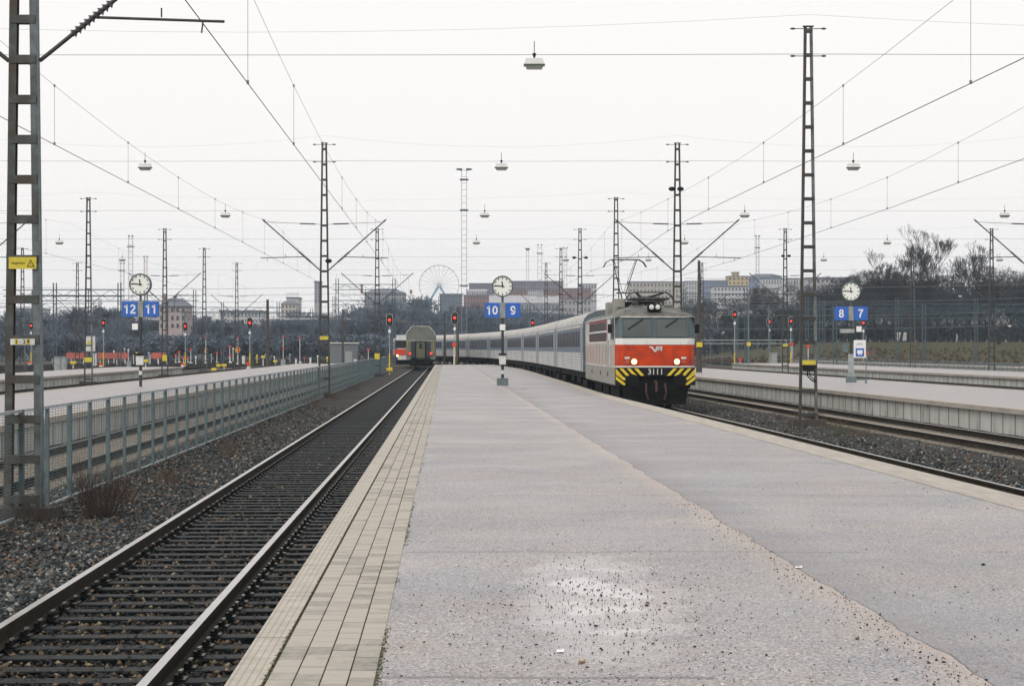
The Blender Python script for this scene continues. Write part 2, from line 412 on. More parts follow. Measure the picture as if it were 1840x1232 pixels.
bx = [x for x in frange(24, 240, 40)]; by = frange(318, 460, 30)
sheet('grass_bank', bx, by, lambda x, y: terrain(x, y)+.03, M['grass'])
nzr = np.random.default_rng(3)
def bedz(u):
    if u > -3.72: return -.755
    if u > -4.0: return -.755-(u+3.72)/.28*.085
    if u > -5.2: return -.67
    if u > -6.4: return -.655+.02*math.sin(u*3)
    if u > -7.0: return -.655-(-6.4-u)/.6*.11
    return -.765
us = frange(-10.3, -1.0, 38); yb = frange(-20, 20, 30)+frange(20.5, 60, 90)[0:]+frange(61, 240, 120)
jit = nzr.normal(0, .012, (600, 60))
sheet('track_bed', us, yb, lambda u, y: bedz(u)+jit[int(y*2+60) % 600, int((u+11)*4) % 60], M['ballast'], XL)
sheet('track_bed', frange(-1.2, 9.0, 36), frange(-20, 250, 240), lambda u, y: (-.76 if u < 1.8 or u > 5.2 else -.76+.10*math.sin((u-1.8)/3.4*math.pi))+jit[int(y*2+60) % 600, int((u+2)*4) % 60],
      M['ballast'], lambda u, y: X9(y)+u*(XR(17.6, y)-X9(y))/9.0 if u > 0 else X9(y)+u*1.4)
sheet('track_bed', [-26, -16.3], frange(20, 240, 20), lambda u, y: -.775, M['ballast_dark'], XL)
sheet('track_bed', [25, 36.6], frange(40, 260, 20), lambda u, y: -.775, M['ballast'], XR)

# ------------------------------------------------------------------ platforms
def platform(label, fl, fr, y0, y1, am, lw=.45, rw=.45, lm=None, rm=None, pave=0):
    n = max(8, int((y1-y0)/3)); Y = frange(y0, y1, n)
    lm = lm or M['coping_plain']; rm = rm or M['coping_plain']
    b = MB(); A = lw+pave
    for a, c in zip(Y[:-1], Y[1:]):
        k0, k1 = fr(a)-rw-fl(a)-A, fr(c)-rw-fl(c)-A
        b.face([(fl(a)+A, a, 0), (fl(a)+A+k0, a, 0), (fl(c)+A+k1, c, 0), (fl(c)+A, c, 0)])
    p = b.build('platform', am); p['kind'] = 'structure'; p['label'] = label
    def strip(f, s, w_, m):
        b = MB()
        for a, c in zip(Y[:-1], Y[1:]):
            o0 = (f(a), a); o1 = (f(c), c); i0 = (f(a)+s*w_, a); i1 = (f(c)+s*w_, c); z = .004
            q = [(*o0, z), (*i0, z), (*i1, z), (*o1, z)]; b.face(q if s > 0 else q[::-1])
            q = [(*o0, -.14), (*o0, z), (*o1, z), (*o1, -.14)]; b.face(q if s > 0 else q[::-1])
            q = [(*i0, -.14), (*o0, -.14), (*o1, -.14), (*i1, -.14)]; b.face(q if s > 0 else q[::-1])
        return b.build('edge_stone', m, p)
    strip(fl, 1, lw, lm); strip(fr, -1, rw, rm)
    b = MB()
    for a, c in zip(Y[:-1], Y[1:]):
        for f, s in ((fl, 1), (fr, -1)):
            q = [(f(a)+s*.12, a, -.9), (f(a)+s*.12, a, -.13), (f(c)+s*.12, c, -.13), (f(c)+s*.12, c, -.9)]; b.face(q if s > 0 else q[::-1])
    for y in (y0, y1): b.face([(fl(y)+.12, y, -.9), (fr(y)-.12, y, -.9), (fr(y)-.12, y, -.003), (fl(y)+.12, y, -.003)])
    b.build('retaining_wall', M['slabs'], p)
    return p
pl = platform('wide wet asphalt platform in the foreground', lambda y: XL(-1.15, y), lambda y: X9(y)-1.78, -25, 219, M['asphalt'], .19, .62, M['coping'], None, .57)
M['moss'] = gravel_mat('mossy_joint', [(.06, .06, .045), (.11, .12, .05), (.13, .12, .10), (.08, .10, .035), (.20, .18, .15)], 60)
M['paver'] = bpy.data.materials.new('concrete_paver')
def _pv():
    t, p = nodes(M['paver']); a = N(t, 'ShaderNodeAttribute'); a.attribute_name = 'tint'
    g = N(t, 'ShaderNodeTexCoord'); nz = N(t, 'ShaderNodeTexNoise'); nz.inputs['Scale'].default_value = 9; nz.inputs['Detail'].default_value = 9; nz.inputs['Roughness'].default_value = .7
    t.links.new(g.outputs['Object'], nz.inputs['Vector'])
    n2 = N(t, 'ShaderNodeTexNoise'); n2.inputs['Scale'].default_value = .7; n2.inputs['Detail'].default_value = 4; t.links.new(g.outputs['Object'], n2.inputs['Vector'])
    s = N(t, 'ShaderNodeMath', operation='MULTIPLY_ADD'); s.inputs[1].default_value = .5; t.links.new(a.outputs['Fac'], s.inputs[0]); t.links.new(nz.outputs[0], s.inputs[2])
    s2 = N(t, 'ShaderNodeMath', operation='MULTIPLY_ADD'); s2.inputs[1].default_value = .7; t.links.new(n2.outputs[0], s2.inputs[0]); t.links.new(s.outputs[0], s2.inputs[2])
    r = ramp(t, s2.outputs[0], [(.62, (.135, .128, .11)), (.95, (.25, .235, .20)), (1.0, (.355, .325, .275))])
    dv = N(t, 'ShaderNodeMath', operation='DIVIDE'); dv.inputs[1].default_value = 1.45; t.links.new(s2.outputs[0], dv.inputs[0]); t.links.new(dv.outputs[0], r.inputs[0])
    e = r.color_ramp.elements; e[0].position = .40; e[1].position = .57; e[2].position = .76
    t.links.new(r.outputs[0], p.inputs['Base Color']); p.inputs['Roughness'].default_value = .7
_pv()
def boxes_mesh(name, V, F, tint, m, parent=None):
    me = bpy.data.meshes.new(name); me.from_pydata(V, [], F); me.materials.append(m)
    a = me.attributes.new('tint', 'FLOAT', 'FACE'); a.data.foreach_set('value', tint); me.update()
    o = bpy.data.objects.new(name, me); C.objects.link(o)
    if parent: o.parent = parent
    return o
def pavers():
    V, F, T = [], [], []; w_ = .1425; y = 7.0
    for c in range(4):
        y = 6.5 + random.random()*.2
        while y < 218:
            l = .245; g = .010; gx = .009
            u0, u1 = -.95+.006+c*w_+gx/2, -.95+.006+(c+1)*w_-gx/2; z = .006+random.uniform(-.0015, .002); a = y+g/2; b = y+l-g/2; k = len(V)
            V += [(XL(u0, a), a, -.02), (XL(u1, a), a, -.02), (XL(u1, b), b, -.02), (XL(u0, b), b, -.02)]
            V += [(XL(u0, a), a, z), (XL(u1, a), a, z), (XL(u1, b), b, z), (XL(u0, b), b, z)]
            F += [(k+4, k+5, k+6, k+7), (k, k+1, k+5, k+4), (k+1, k+2, k+6, k+5), (k+2, k+3, k+7, k+6), (k+3, k, k+4, k+7)]
            T += [min(1, max(0, random.gauss(.45, .36)))]*5; y += l
    boxes_mesh('paving', V, F, T, M['paver'], pl)
    b = MB()
    for a in range(-25, 219, 4): b.face([(XL(-.965, a), a, -.006), (XL(-.36, a), a, -.006), (XL(-.36, min(219, a+4)), min(219, a+4), -.006), (XL(-.965, min(219, a+4)), min(219, a+4), -.006)])
    b.build('paving_bed', M['moss'], pl)
pavers()
platform('asphalt platform behind the mesh fence', lambda y: XL(-16.5, y), lambda y: XL(-10.0, y), -25, 235, M['asphalt_far'])
platform('far left platform with a rounded end', lambda y: XL(-30.5, y), lambda y: XL(-24.3, y), 30, 193, M['asphalt_far'])
platform('asphalt platform right of the locomotive', lambda y: XR(17.1, y), lambda y: XR(25.2, y), -25, 252, M['asphalt_far'])
platform('second platform right of the locomotive', lambda y: XR(36.2, y), lambda y: XR(44.2, y), 20, 240, M['asphalt_far'])
platform('narrow low platform in front of the grass bank', lambda y: XR(54, y), lambda y: XR(56.5, y), 90, 300, M['asphalt_far'])

# ------------------------------------------------------------------ tracks
G2 = .7975
def rail(f, off, ya, yb, step, parent, rz=RAIL_Z, top='railtop'):
    prof = [(-.036, 0), (.036, 0), (.036, -.038), (.010, -.052), (.010, -.135), (.070, -.152), (.070, -.163), (-.070, -.163), (-.070, -.152), (-.010, -.135), (-.010, -.052), (-.036, -.038)]
    n = max(2, int((yb-ya)/step)+1); Y = frange(ya, yb, n); b = MB(); vs = []
    for y in Y:
        for px, pz in prof: vs.append((f(y)+off+px, y, rz+pz))
    k = len(prof); fs = []; mm = []
    for j in range(n-1):
        for i in range(k):
            i2 = (i+1) % k; fs.append((j*k+i, j*k+i2, (j+1)*k+i2, (j+1)*k+i)); mm.append(1 if i == 0 else 0)
    fs += [tuple(range(k))[::-1], tuple((n-1)*k+i for i in range(k))]; mm += [0, 0]
    b.raw(vs, fs); b.m = mm
    return b.build('rail', [M['rail'], M[top]], parent)
def fastening(b, x, z):
    b.box((x, 0, z+.008), (.30, .16, .016))
    for s in (-1, 1):
        b.tube((x+s*.105, -.035, z), (x+s*.105, -.035, z+.062), .014, n=6); b.tube((x+s*.105, .045, z), (x+s*.105, .045, z+.058), .014, n=6)
        b.box((x+s*.088, 0, z+.034), (.055, .10, .022))
        b.mat(1).tube((x+s*.105, -.035, z+.062), (x+s*.105, -.035, z+.078), .018, n=6); b.tube((x+s*.105, .045, z+.058), (x+s*.105, .045, z+.074), .018, n=6); b.mat(0)
def track(label, f, ya, yb, own=0, sm='sleeper', ys=None, step=12, group='railway tracks through the station', nfast=0, pitch=.587, zt=-.684, top='railtop'):
    t = empty('railway_track', (0, 0, 0), label, 'railway track', group)
    for s in (-1, 1): rail(f, s*G2, ya, yb, step, t, top=top)
    ys = ya if ys is None else ys
    n = int((yb-ys)/pitch)
    mb = MB(); mb.box((0, 0, -.09), (2.66, .235, .18)); me = None
    rest = MB()
    for k in range(n):
        y = ys+k*pitch+random.uniform(-.02, .02); x = f(y)
        if k < own:
            rz = math.atan((f(y+.5)-f(y-.5)))*-1 + random.uniform(-.008, .008)
            if me is None:
                o = mb.build('sleeper', M[sm], t, bevel=.012); me = o.data; proto = o
            else: o = proto.copy(); C.objects.link(o); o.parent = t
            o.location = (x, y, zt+random.uniform(-.006, .004)); o.rotation_euler = (0, 0, rz)
            if k < nfast:
                if k == 0:
                    fb = []
                    for s in (-1, 1):
                        q = MB(); fastening(q, s*G2, 0); fb.append(q.build('rail_fastening', [M['fast'], M['bolt']], o))
                else:
                    for q in fb: c = q.copy(); C.objects.link(c); c.parent = o
        else: rest.box((x, y, zt-.09), (2.66, .235, .18))
    if rest.v:
        o = rest.build('sleepers', M[sm], t); o['kind'] = 'stuff'
    return t
M['fast'] = mat('oiled_fastening', (.010, .011, .011), .35, .3, var=.4); M['bolt'] = mat('bolt_head_glint', (.45, .47, .46), .25, .8, var=.3, scale=30)  # bolt heads get a bright colour to imitate glints
track('nearest track, dark tarred sleepers beside the foreground platform', lambda y: XL(-2.85, y), -20, 300, 100, 'sleeper', 10.0, 12, nfast=85)
track('track just behind the wire mesh fence', lambda y: XL(-8.15, y), -20, 300, 60, 'sleeper2', 24, 12, top='railrust')
track('left track of the pair between the two left platforms', lambda y: XL(-22.5, y), 60, 330)
track('right track of the pair between the two left platforms', lambda y: XL(-18.3, y), 60, 330)
track('curving track the red locomotive stands on', X9, -20, 430, 60, 'sleeper2', 28, 5)
track('track with pale weathered sleeper ends beside the right slab wall', lambda y: XR(14.5, y), -20, 330, 100, 'sleeper2', 36, 12)
track('sunken track between the two right platforms, nearer one', lambda y: XR(27.1, y), 60, 330)
track('sunken track between the two right platforms, farther one', lambda y: XR(34.3, y), 60, 330)
for q, lb in ((47, 'first track beyond the second right platform'), (51.5, 'second track beyond the second right platform'), (60, 'track at the foot of the grass bank')):
    track(lb, lambda y, q=q: XR(q, y), 110, 360)
for k, q in enumerate((-33, -38, -43, -48, -54, -60)):
    track(['yard track just past the far left platform', 'second yard track past the far left platform', 'third yard track past the far left platform',
           'fourth yard track past the far left platform', 'yard track beside the white train', 'outermost yard track on the left'][k], lambda y, q=q: XL(q, y)+max(0, y-220)*.06, 130, 420, group='tracks of the yard on the left')

# ------------------------------------------------------------------ ballast stones, leaves, grit
M['stone'] = attr_mat('ballast_stone', [(0, (.012, .018, .020)), (.22, (.045, .056, .060)), (.4, (.024, .030, .032)), (.55, (.090, .105, .110)), (.68, (.058, .056, .050)), (.82, (.13, .105, .078)), (.90, (.24, .235, .215)), (.97, (.19, .115, .07))])
M['stone_dark'] = attr_mat('oily_stone', [(0, (.008, .009, .009)), (.3, (.022, .024, .024)), (.55, (.014, .015, .015)), (.68, (.06, .046, .030)), (.84, (.13, .095, .058)), (.95, (.22, .18, .12))])
M['leaf'] = attr_mat('dead_leaf', [(0, (.075, .042, .022)), (.35, (.12, .075, .042)), (.6, (.05, .030, .018)), (.8, (.17, .12, .075))])
M['grit'] = attr_mat('grit', [(0, (.02, .02, .02)), (.5, (.06, .035, .025)), (.7, (.10, .055, .035)), (.85, (.02, .03, .035))])
OCT = np.array([(1, 0, 0), (-1, 0, 0), (0, 1, 0), (0, -1, 0), (0, 0, 1), (0, 0, -1)], float)
OF = np.array([(0, 2, 4), (2, 1, 4), (1, 3, 4), (3, 0, 4), (2, 0, 5), (1, 2, 5), (3, 1, 5), (0, 3, 5)])
def stones(name, P, r, m, label, flat=.7, cat='gravel'):
    n = len(P); J = OCT[None]*(1+rng.uniform(-.35, .35, (n, 6, 1))) + rng.normal(0, .22, (n, 6, 3))
    J[:, :, 2] *= flat; a = rng.uniform(0, 6.28, n); c, s = np.cos(a)[:, None], np.sin(a)[:, None]
    X = J[:, :, 0]*c - J[:, :, 1]*s; Y = J[:, :, 0]*s + J[:, :, 1]*c
    V = np.stack([X, Y, J[:, :, 2]], 2)*r[:, None, None] + P[:, None, :]
    F = (OF[None]+np.arange(n)[:, None, None]*6).reshape(-1, 3)
    return fastmesh(name, V.reshape(-1, 3), F, np.repeat(rng.random(n), 8), m, label, cat)
def fastmesh(name, V, F, tint, m, label=None, cat=None, parent=None, kind='stuff'):
    me = bpy.data.meshes.new(name); nf, k = F.shape
    me.vertices.add(len(V)); me.vertices.foreach_set('co', V.astype(np.float32).ravel())
    me.loops.add(nf*k); me.loops.foreach_set('vertex_index', F.astype(np.int32).ravel())
    me.polygons.add(nf); me.polygons.foreach_set('loop_start', np.arange(0, nf*k, k, dtype=np.int32))
    me.materials.append(m); me.update(calc_edges=True); me.validate()
    if tint is not None:
        a = me.attributes.new('tint', 'FLOAT', 'FACE'); a.data.foreach_set('value', tint.astype(np.float32))
    o = bpy.data.objects.new(name, me); C.objects.link(o)
    if parent: o.parent = parent
    return tag(o, label, cat, kind=kind)
def ydist(n, a, b): return 1/(1/a - rng.random(n)*(1/a-1/b))
n = 42000; y = ydist(n, 11, 85); u = rng.uniform(-6.9, -3.76, n)
u[: n//6] = rng.uniform(-10, -6.9, n//6)
z = np.array([bedz(k) for k in u])
P = np.stack([u-SL*y, y, z+.012], 1); stones('ballast_stones', P, rng.uniform(.018, .042, n), M['stone'], 'loose grey and brown ballast between the fence and the near rail')
n = 26000; y = ydist(n, 9.8, 60); u = rng.uniform(-3.75, -1.3, n)
P = np.stack([u-SL*y, y, np.full(n, -.735)+rng.uniform(0, .045, n)], 1)
stones('ballast_stones', P, rng.uniform(.014, .034, n), M['stone_dark'], 'oily dark ballast between the near sleepers')
n = 16000; y = ydist(n, 26, 110); q = rng.uniform(.9, 6.2, n)
x9 = np.interp(y, np.arange(0, 140), [X9(k) for k in range(140)])
P = np.stack([x9+q, y, -.74+.08*np.exp(-((q-3.2)/1.2)**2)], 1)
stones('ballast_stones', P, rng.uniform(.02, .05, n), M['stone'], 'ballast between the locomotive track and the slab wall')
def leaves(n, u0, u1, a, b, z0, label, f=None):
    y = ydist(n, a, b); u = rng.uniform(u0, u1, n); x = u-SL*y if f is None else f(y)+u
    zz = z0+rng.uniform(0, .02, n); s = rng.uniform(.018, .04, n); an = rng.uniform(0, 6.28, n); tl = rng.uniform(-.012, .022, (n, 4))
    V = np.zeros((n, 4, 3))
    for k in range(4):
        aa = an+k*1.5708; e = s*(1.0 if k % 2 else .55)
        V[:, k, 0] = x+np.cos(aa)*e; V[:, k, 1] = y+np.sin(aa)*e; V[:, k, 2] = zz+tl[:, k]
    fastmesh('fallen_leaves', V.reshape(-1, 3), np.arange(n*4).reshape(-1, 4), rng.random(n), M['leaf'], label, 'leaves')
leaves(3600, -6.9, -4.4, 12, 80, -.62, 'brown dead leaves along the foot of the mesh fence')
leaves(500, -4.1, -1.3, 10, 50, -.70, 'dead leaves caught between the near rails')
leaves(900, 1.6, 5.5, 30, 90, -.64, 'dead leaves around the foot of the tall right mast', lambda y: np.interp(y, np.arange(0, 140), [X9(k) for k in range(140)]))
n = 1500; y = rng.normal(14, 1.9, n); x = rng.normal(.62, .48, n)
m_ = 1100; y2 = ydist(m_, 10, 40); x2 = rng.uniform(-.3, 1.0, m_)*(y2*.27)
xx = np.concatenate([x, x2]); yy = np.concatenate([y, y2]); k_ = (yy > 9.5)
m3 = 700; y3 = ydist(m3, 10, 24); s3 = np.abs(rng.normal(0, .18, m3)); x3 = 2.85-.034*y3-s3
xx = np.concatenate([xx[k_], x3]); yy = np.concatenate([yy[k_], y3])
stones('grit', np.stack([xx, yy, np.full(len(xx), .003)], 1), rng.gamma(2, .0013, len(xx))+.0017, M['grit'], 'dark grit scattered on the asphalt around the puddle', .8, 'grit')
def scrap(name, px, py, sx, sy, m, label, cat):
    d = 3750*EYE/(py-625); b = MB(); x, y = PX(px, d), d
    b.raw([(-sx, -sy, .004), (sx*.8, -sy*1.1, .006), (sx, sy*.7, .016), (0, sy*1.2, .006), (-sx*.9, sy, .011)], [(0, 1, 2, 3, 4)])
    b.raw([(-sx, -sy, .002), (sx*.8, -sy*1.1, .002), (sx, sy*.7, .002), (0, sy*1.2, .002), (-sx*.9, sy, .002)], [(4, 3, 2, 1, 0)])
    return tag(b.build(name, m, loc=(x, y, .003)), label, cat)
M['mosst'] = attr_mat('moss_tuft', [(0, (.06, .07, .025)), (.3, (.10, .115, .04)), (.6, (.14, .13, .07)), (.8, (.08, .07, .05))], .95)
n = 3200; y = ydist(n, 9.5, 90); u = np.where(rng.random(n) < .62, rng.normal(-.372, .014, n), rng.normal(-.955, .010, n))
keep = (np.sin(y*1.7)+np.sin(y*.63+1)+rng.normal(0, .6, n)) > .15; y, u = y[keep], u[keep]
stones('moss', np.stack([u-SL*y, y, np.full(len(y), .004)], 1), rng.uniform(.003, .009, len(y)), M['mosst'], 'green moss and dirt along the paver joints', .6, 'moss')
scrap('paper_scrap', 1435, 1020, .03, .018, M['white'], 'small white paper scrap on the asphalt seam', 'litter')
scrap('paper_scrap', 1007, 1171, .022, .03, M['white'], 'small white paper scrap below the puddle', 'litter')
scrap('dead_leaf', 1046, 1190, .022, .02, M['leaf2'] if 'leaf2' in M else mat('tan_leaf', (.22, .13, .05), .7), 'single curled tan leaf on the asphalt below the puddle', 'leaf')
scrap('dead_leaf', 1540, 1148, .012, .02, mat('brown_leaf', (.08, .04, .02), .7), 'tiny brown leaf on the asphalt at lower right', 'leaf')
scrap('dropped_item', 940, 699, .12, .10, M['black'], 'small black object lying beside the 10 and 9 clock', 'litter')

# ------------------------------------------------------------------ mesh fence
def mesh_fence():
    t = empty('wire_mesh_fence', (XL(-5.98, 20), 20, -.62), 'long grey wire mesh fence with posts beside the near track', 'fence')
    ox, oy, oz = t.location
    fx = lambda y: XL(-5.98, y)-ox
    zb, ztp = EYE-2.36-oz, EYE-.885-oz
    p = MB(); p.box((0, 0, (ztp+zb)/2+.0), (.05, .07, ztp-zb)); post = p.build('picket', M['galv'], t)
    q = MB(); q.box((0, 0, (ztp+zb)/2-.04), (.065, .09, ztp-zb+.12)); foot = q.build('post', M['galv'], t)
    first = {0: post, 1: foot}; used = {0: 0, 1: 0}; n = 102; pitch = 1.88
    for k in range(n):
        kind = k % 2; y = k*pitch
        o = first[kind] if not used[kind] else first[kind].copy()
        if used[kind]: C.objects.link(o); o.parent = t
        used[kind] = 1; o.location = (fx(y+oy), y, 0)
    L = (n-1)*pitch
    b = MB(); b.bar((fx(oy), 0, ztp), (fx(oy+L), L, ztp), .045, .045); b.build('top_rail', M['galv_light'], t)
    b = MB(); b.bar((fx(oy), 0, zb), (fx(oy+L), L, zb), .035, .035); b.build('bottom_rail', M['galv_light'], t)
    b = MB(); r = .0028
    # horizontal wires
    for k in range(1, 36):
        z = zb+(ztp-zb)*k/36; b.bar((fx(oy)+.03, 0, z), (fx(oy+L)+.03, L, z), .0065)
    yy = 0
    while yy < L:
        b.box((fx(yy+oy)+.036, yy, (zb+ztp)/2), (.004, .0045, ztp-zb-.05)); yy += .235
    b.build('wire_mesh', M['mesh'], t)
mesh_fence()

# ------------------------------------------------------------------ lattice masts
H = 12.4
def channel(b, x0, x1, z0, z1, s, wf=.085, dp=.15, th=.012):
    """a U channel leaning from x0 at z0 to x1 at z1, flanges towards s"""
    n = 2
    def q(xa, xb, ya, yb):
        b.raw([(x0+xa, ya, z0), (x0+xb, ya, z0), (x0+xb, yb, z0), (x0+xa, yb, z0), (x1+xa, ya, z1), (x1+xb, ya, z1), (x1+xb, yb, z1), (x1+xa, yb, z1)],
              [(3, 2, 1, 0), (4, 5, 6, 7), (0, 1, 5, 4), (1, 2, 6, 5), (2, 3, 7, 6), (3, 0, 4, 7)])
    q(-th/2, th/2, -dp/2, dp/2)
    a, c = (th/2, wf) if s > 0 else (-wf, -th/2)
    q(a, c, -dp/2, -dp/2+th); q(a, c, dp/2-th, dp/2)
def mast_w(z, h=H, w0=.50, w1=.17): return w0+(w1-w0)*z/h
def mast(name, m, spacing=.745, h=H, z_first=.35, w0=.50, w1=.17, wf=.075, bh=.10, cross=True, legr=None):
    t = empty(name, (0, 0, 0), None, 'mast')
    for s in (-1, 1):
        b = MB(); channel(b, s*(w0/2+.04), s*(w1/2+.04), 0, h, -s, wf=wf); b.build('leg', m if s < 0 or not legr else legr, t)
    z = z_first
    while z < h-.05:
        w_ = mast_w(z, h, w0, w1)
        b = MB(); b.box((0, 0, z), (w_+.05, .174, bh)); b.build('batten', m, t); z += spacing
    b = MB(); b.box((0, 0, h+.02), (w1+.16, .18, .03))
    b.build('cap_plate', m, t)
    b = MB(); b.box((0, 0, .02), (w0+.5, .6, .35)); b.build('footing', M['concfoot'], t)
    if cross:
        b = MB()
        for zz in (h-.05, 11.5):
            b.tube((-.55, 0, zz), (.55, 0, zz), .014, n=5)
            for s in (-1, 1): b.ell((s*.48, 0, zz), (.09, .035, .035), 6, 5)
        b.build('wire_bracket', M['insul'], t)
    return t
M['concfoot'] = mat('footing_concrete', (.05, .045, .04), .9, var=.3, bump=.3)
def insul(b, p, q, n=7, r0=.03, r1=.075):
    p, q = Vector(p), Vector(q); d = (q-p)
    b.tube(p, q, r0, n=8)
    for k in range(n):
        c = p+d*((k+.5)/n); e = d.normalized()*d.length/n*.32
        b.tube(c-e*.6, c+e, r1, r0*1.1, n=10)
def cantilever(t, s, reach, m, zj=6.22, ze=8.60, zt=8.57, za=6.87, arm=(.95, 3.1), big=False):
    r = .030 if not big else .030
    w_ = mast_w(zj)/2+.05
    P0 = Vector((s*w_, 0, zj)); P1 = Vector((s*(reach+.08), 0, ze+.1))
    a = P0+(P1-P0)*.16; c = P0+(P1-P0)*.36
    b = MB(); b.tube(P0, a, .03); b.tube(c, P1, r); b.ell(P0+(P1-P0)*.965, (.05, .05, .05), 8, 6); st = b.build('strut', m, t)
    b = MB(); insul(b, a, c, 9, .035, .07); b.build('insulator', M['insul'], st)
    w2 = mast_w(zt)/2+.05
    b = MB(); b.tube((s*w2, 0, zt-.12), (s*(reach), 0, zt), .012, n=6); ti = b.build('tie_rod', m, t)
    b = MB(); insul(b, (s*(w2+.25), 0, zt-.10), (s*(w2+1.0), 0, zt-.08), 8, .025, .05); b.build('insulator', M['insul'], ti)
    b = MB(); b.tube((s*arm[0], 0, za), (s*arm[1], 0, za-.06), .020, n=8); b.tube((s*(arm[1]-.3), 0, za-.06), (s*(arm[1]-.32), 0, za-.22), .012, n=5)
    b.tube((s*(arm[0]+.95), 0, za), (s*(arm[0]+.95), 0, za+.13), .012, n=5)
    b.build('registration_arm', m, t)
GM = 'lattice masts carrying the overhead wires'
BZ = -.67
plain = mast('catenary_mast', M['steel_dark'], legr=M['galv_leg']); KIDS.clear()
canti = mast('catenary_mast', M['steel_dark'], z_first=.20)
for s in (-1, 1): cantilever(canti, s, 2.95, M['steel_dark'])
def put(proto, first, loc, label):
    if first: proto.location = loc; tag(proto, label, 'mast', GM); return proto
    return copy_tree(proto, loc, label=label, group=GM)
plain_at = [(9.22, 65, 'tall lattice mast right of the locomotive, largest on the right side'), (6.93, 139, 'lattice mast rising directly behind the rear of the locomotive'), (-28.2, 139, 'lattice mast left of the 12 and 11 clock, tallest on the far left'),
            (-30.8, 209, 'slender lattice mast between the 12 and 11 clock and the timber pole'), (4.9, 209, 'lattice mast left of the one with two side floodlights'), (40.1, 209, 'lattice mast standing in front of the dark trees right of the 8 and 7 clock'), (-49, 209, 'lattice mast seen between the legs of the big left mast')]
for k, (x, y, lb) in enumerate(plain_at): put(plain, k == 0, (x, y, BZ), lb)
canti_at = [(-9.17, 102, 'lattice mast with V-shaped arms left of centre, above the mesh fence'), (8.08, 102, 'lattice mast with V-shaped arms above the locomotive cab'), (25.6, 102, 'lattice mast with V-shaped arms at the right edge of the photo'),
            (-26.6, 102, 'lattice mast with V-shaped arms just outside the left edge'), (-11.3, 175, 'lattice mast with arms at the far end of the mesh fence'), (5.7, 175, 'lattice mast with two side floodlights left of the pantograph'), (-29.1, 175, 'lattice mast with arms just right of the 12 and 11 clock'),
            (22.9, 175, 'narrow lattice mast just left of the big right mast'), (40.2, 175, 'lattice mast in front of the rightmost trees'), (-32.3, 245, 'distant thin lattice mast left of the hanging signal lights'), (4.0, 245, 'distant lattice mast right of the 10 and 9 clock'),
            (-51, 245, 'distant lattice mast left of the red barrier'), (22.3, 245, 'distant lattice mast right of the locomotive cab')]
for k, (x, y, lb) in enumerate(canti_at): put(canti, k == 0, (x, y, BZ), lb)
ALLM = [o for o in C.objects if o.name.startswith('catenary_mast')]
def mast_at(x, y): return min(ALLM, key=lambda o: (o.location.x-x)**2+(o.location.y-y)**2)
# floodlights fixed to two masts
def floods(x, y, z, offs):
    t = mast_at(x, y)
    for dx in offs:
        b = MB(); b.ell((dx, -.15, z), (.17, .2, .11), 10, 6); b.tube((dx*.4, 0, z), (dx, -.1, z), .02, n=5); b.build('floodlight', M['black'], t)
floods(8.08, 102, PZ(340, 102)-BZ, (-.28, .14)); floods(5.7, 175, PZ(463, 175)-BZ, (-.5, .5)); floods(22.9, 175, PZ(460, 175)-BZ, (-.2, .3)); floods(-9.17, 102, PZ(469, 102)-BZ, (.22,))
# tension weight box and small yellow plates on masts
def plate(x, y, zc, h, m, name='number_plate', w_=.42):
    t = mast_at(x, y); b = MB(); b.box((0, -.10, zc-BZ), (w_, .02, h)); return b.build(name, m, t)
plate(-9.17, 102, PZ(607, 102), .17, M['yellowsign']); plate(-11.3, 175, PZ(640, 175), .5, M['yellowsign']); plate(-28.2, 139, PZ(646, 139), .3, M['yellowsign'], w_=.5); plate(-29.1, 175, PZ(643, 175), .5, M['yellowsign'], w_=.4)
plate(5.7, 175, PZ(612, 175), .2, M['yellowsign']); plate(22.9, 175, PZ(620, 175), .2, M['yellowsign'])
t = mast_at(9.22, 65)
b = MB(); b.box((0, -.14, PZ(651, 65)-BZ), (.40, .20, .14)); sw = b.build('switch_box', M['yellowsign'], t)
b = MB(); b.box((0, -.12, PZ(661, 65)-BZ), (.34, .22, .20)); b.build('housing', M['black'], sw)
b = MB(); b.path([(-.02, -.1, PZ(666, 65)-BZ), (-.05, -.12, PZ(674, 65)-BZ), (.08, -.12, PZ(682, 65)-BZ), (.20, -.08, PZ(686, 65)-BZ)], .022); b.path([(.04, -.1, PZ(666, 65)-BZ), (.03, -.12, PZ(674, 65)-BZ), (.14, -.12, PZ(680, 65)-BZ), (.22, -.08, PZ(684, 65)-BZ)], .018); b.build('cable', M['black'], sw)
t.name = 'switch_mast'
# the big mast at the left edge
big = mast('catenary_mast', M['steel_rust'], spacing=.558, z_first=.30, w0=.46, w1=.17, wf=.10, bh=.115, cross=False, legr=M['galv_leg'])
for s in (-1, 1): cantilever(big, s, 2.95, M['steel_dark'], zj=6.42, za=7.03, arm=(.97, 2.80), big=True)
big.location = (PX(44, 29.2), 29.2, -.66); tag(big, 'huge rust-streaked lattice mast at the left edge with a yellow warning sign', 'mast', GM)
def on_big(py): return PZ(py, 29.2)+.66
b = MB(); b.box((0, -.100, on_big(473)), (.385, .012, .165)); ws = b.build('warning_sign', M['yellowsign'], big)
b = MB(); b.raw([(.06, -.1085, on_big(473)-.055), (.17, -.1085, on_big(473)-.055), (.115, -.1085, on_big(473)+.05)], [(0, 1, 2)])
b.mat(1).raw([(.078, -.1105, on_big(473)-.045), (.152, -.1105, on_big(473)-.045), (.115, -.1105, on_big(473)+.028)], [(0, 1, 2)])
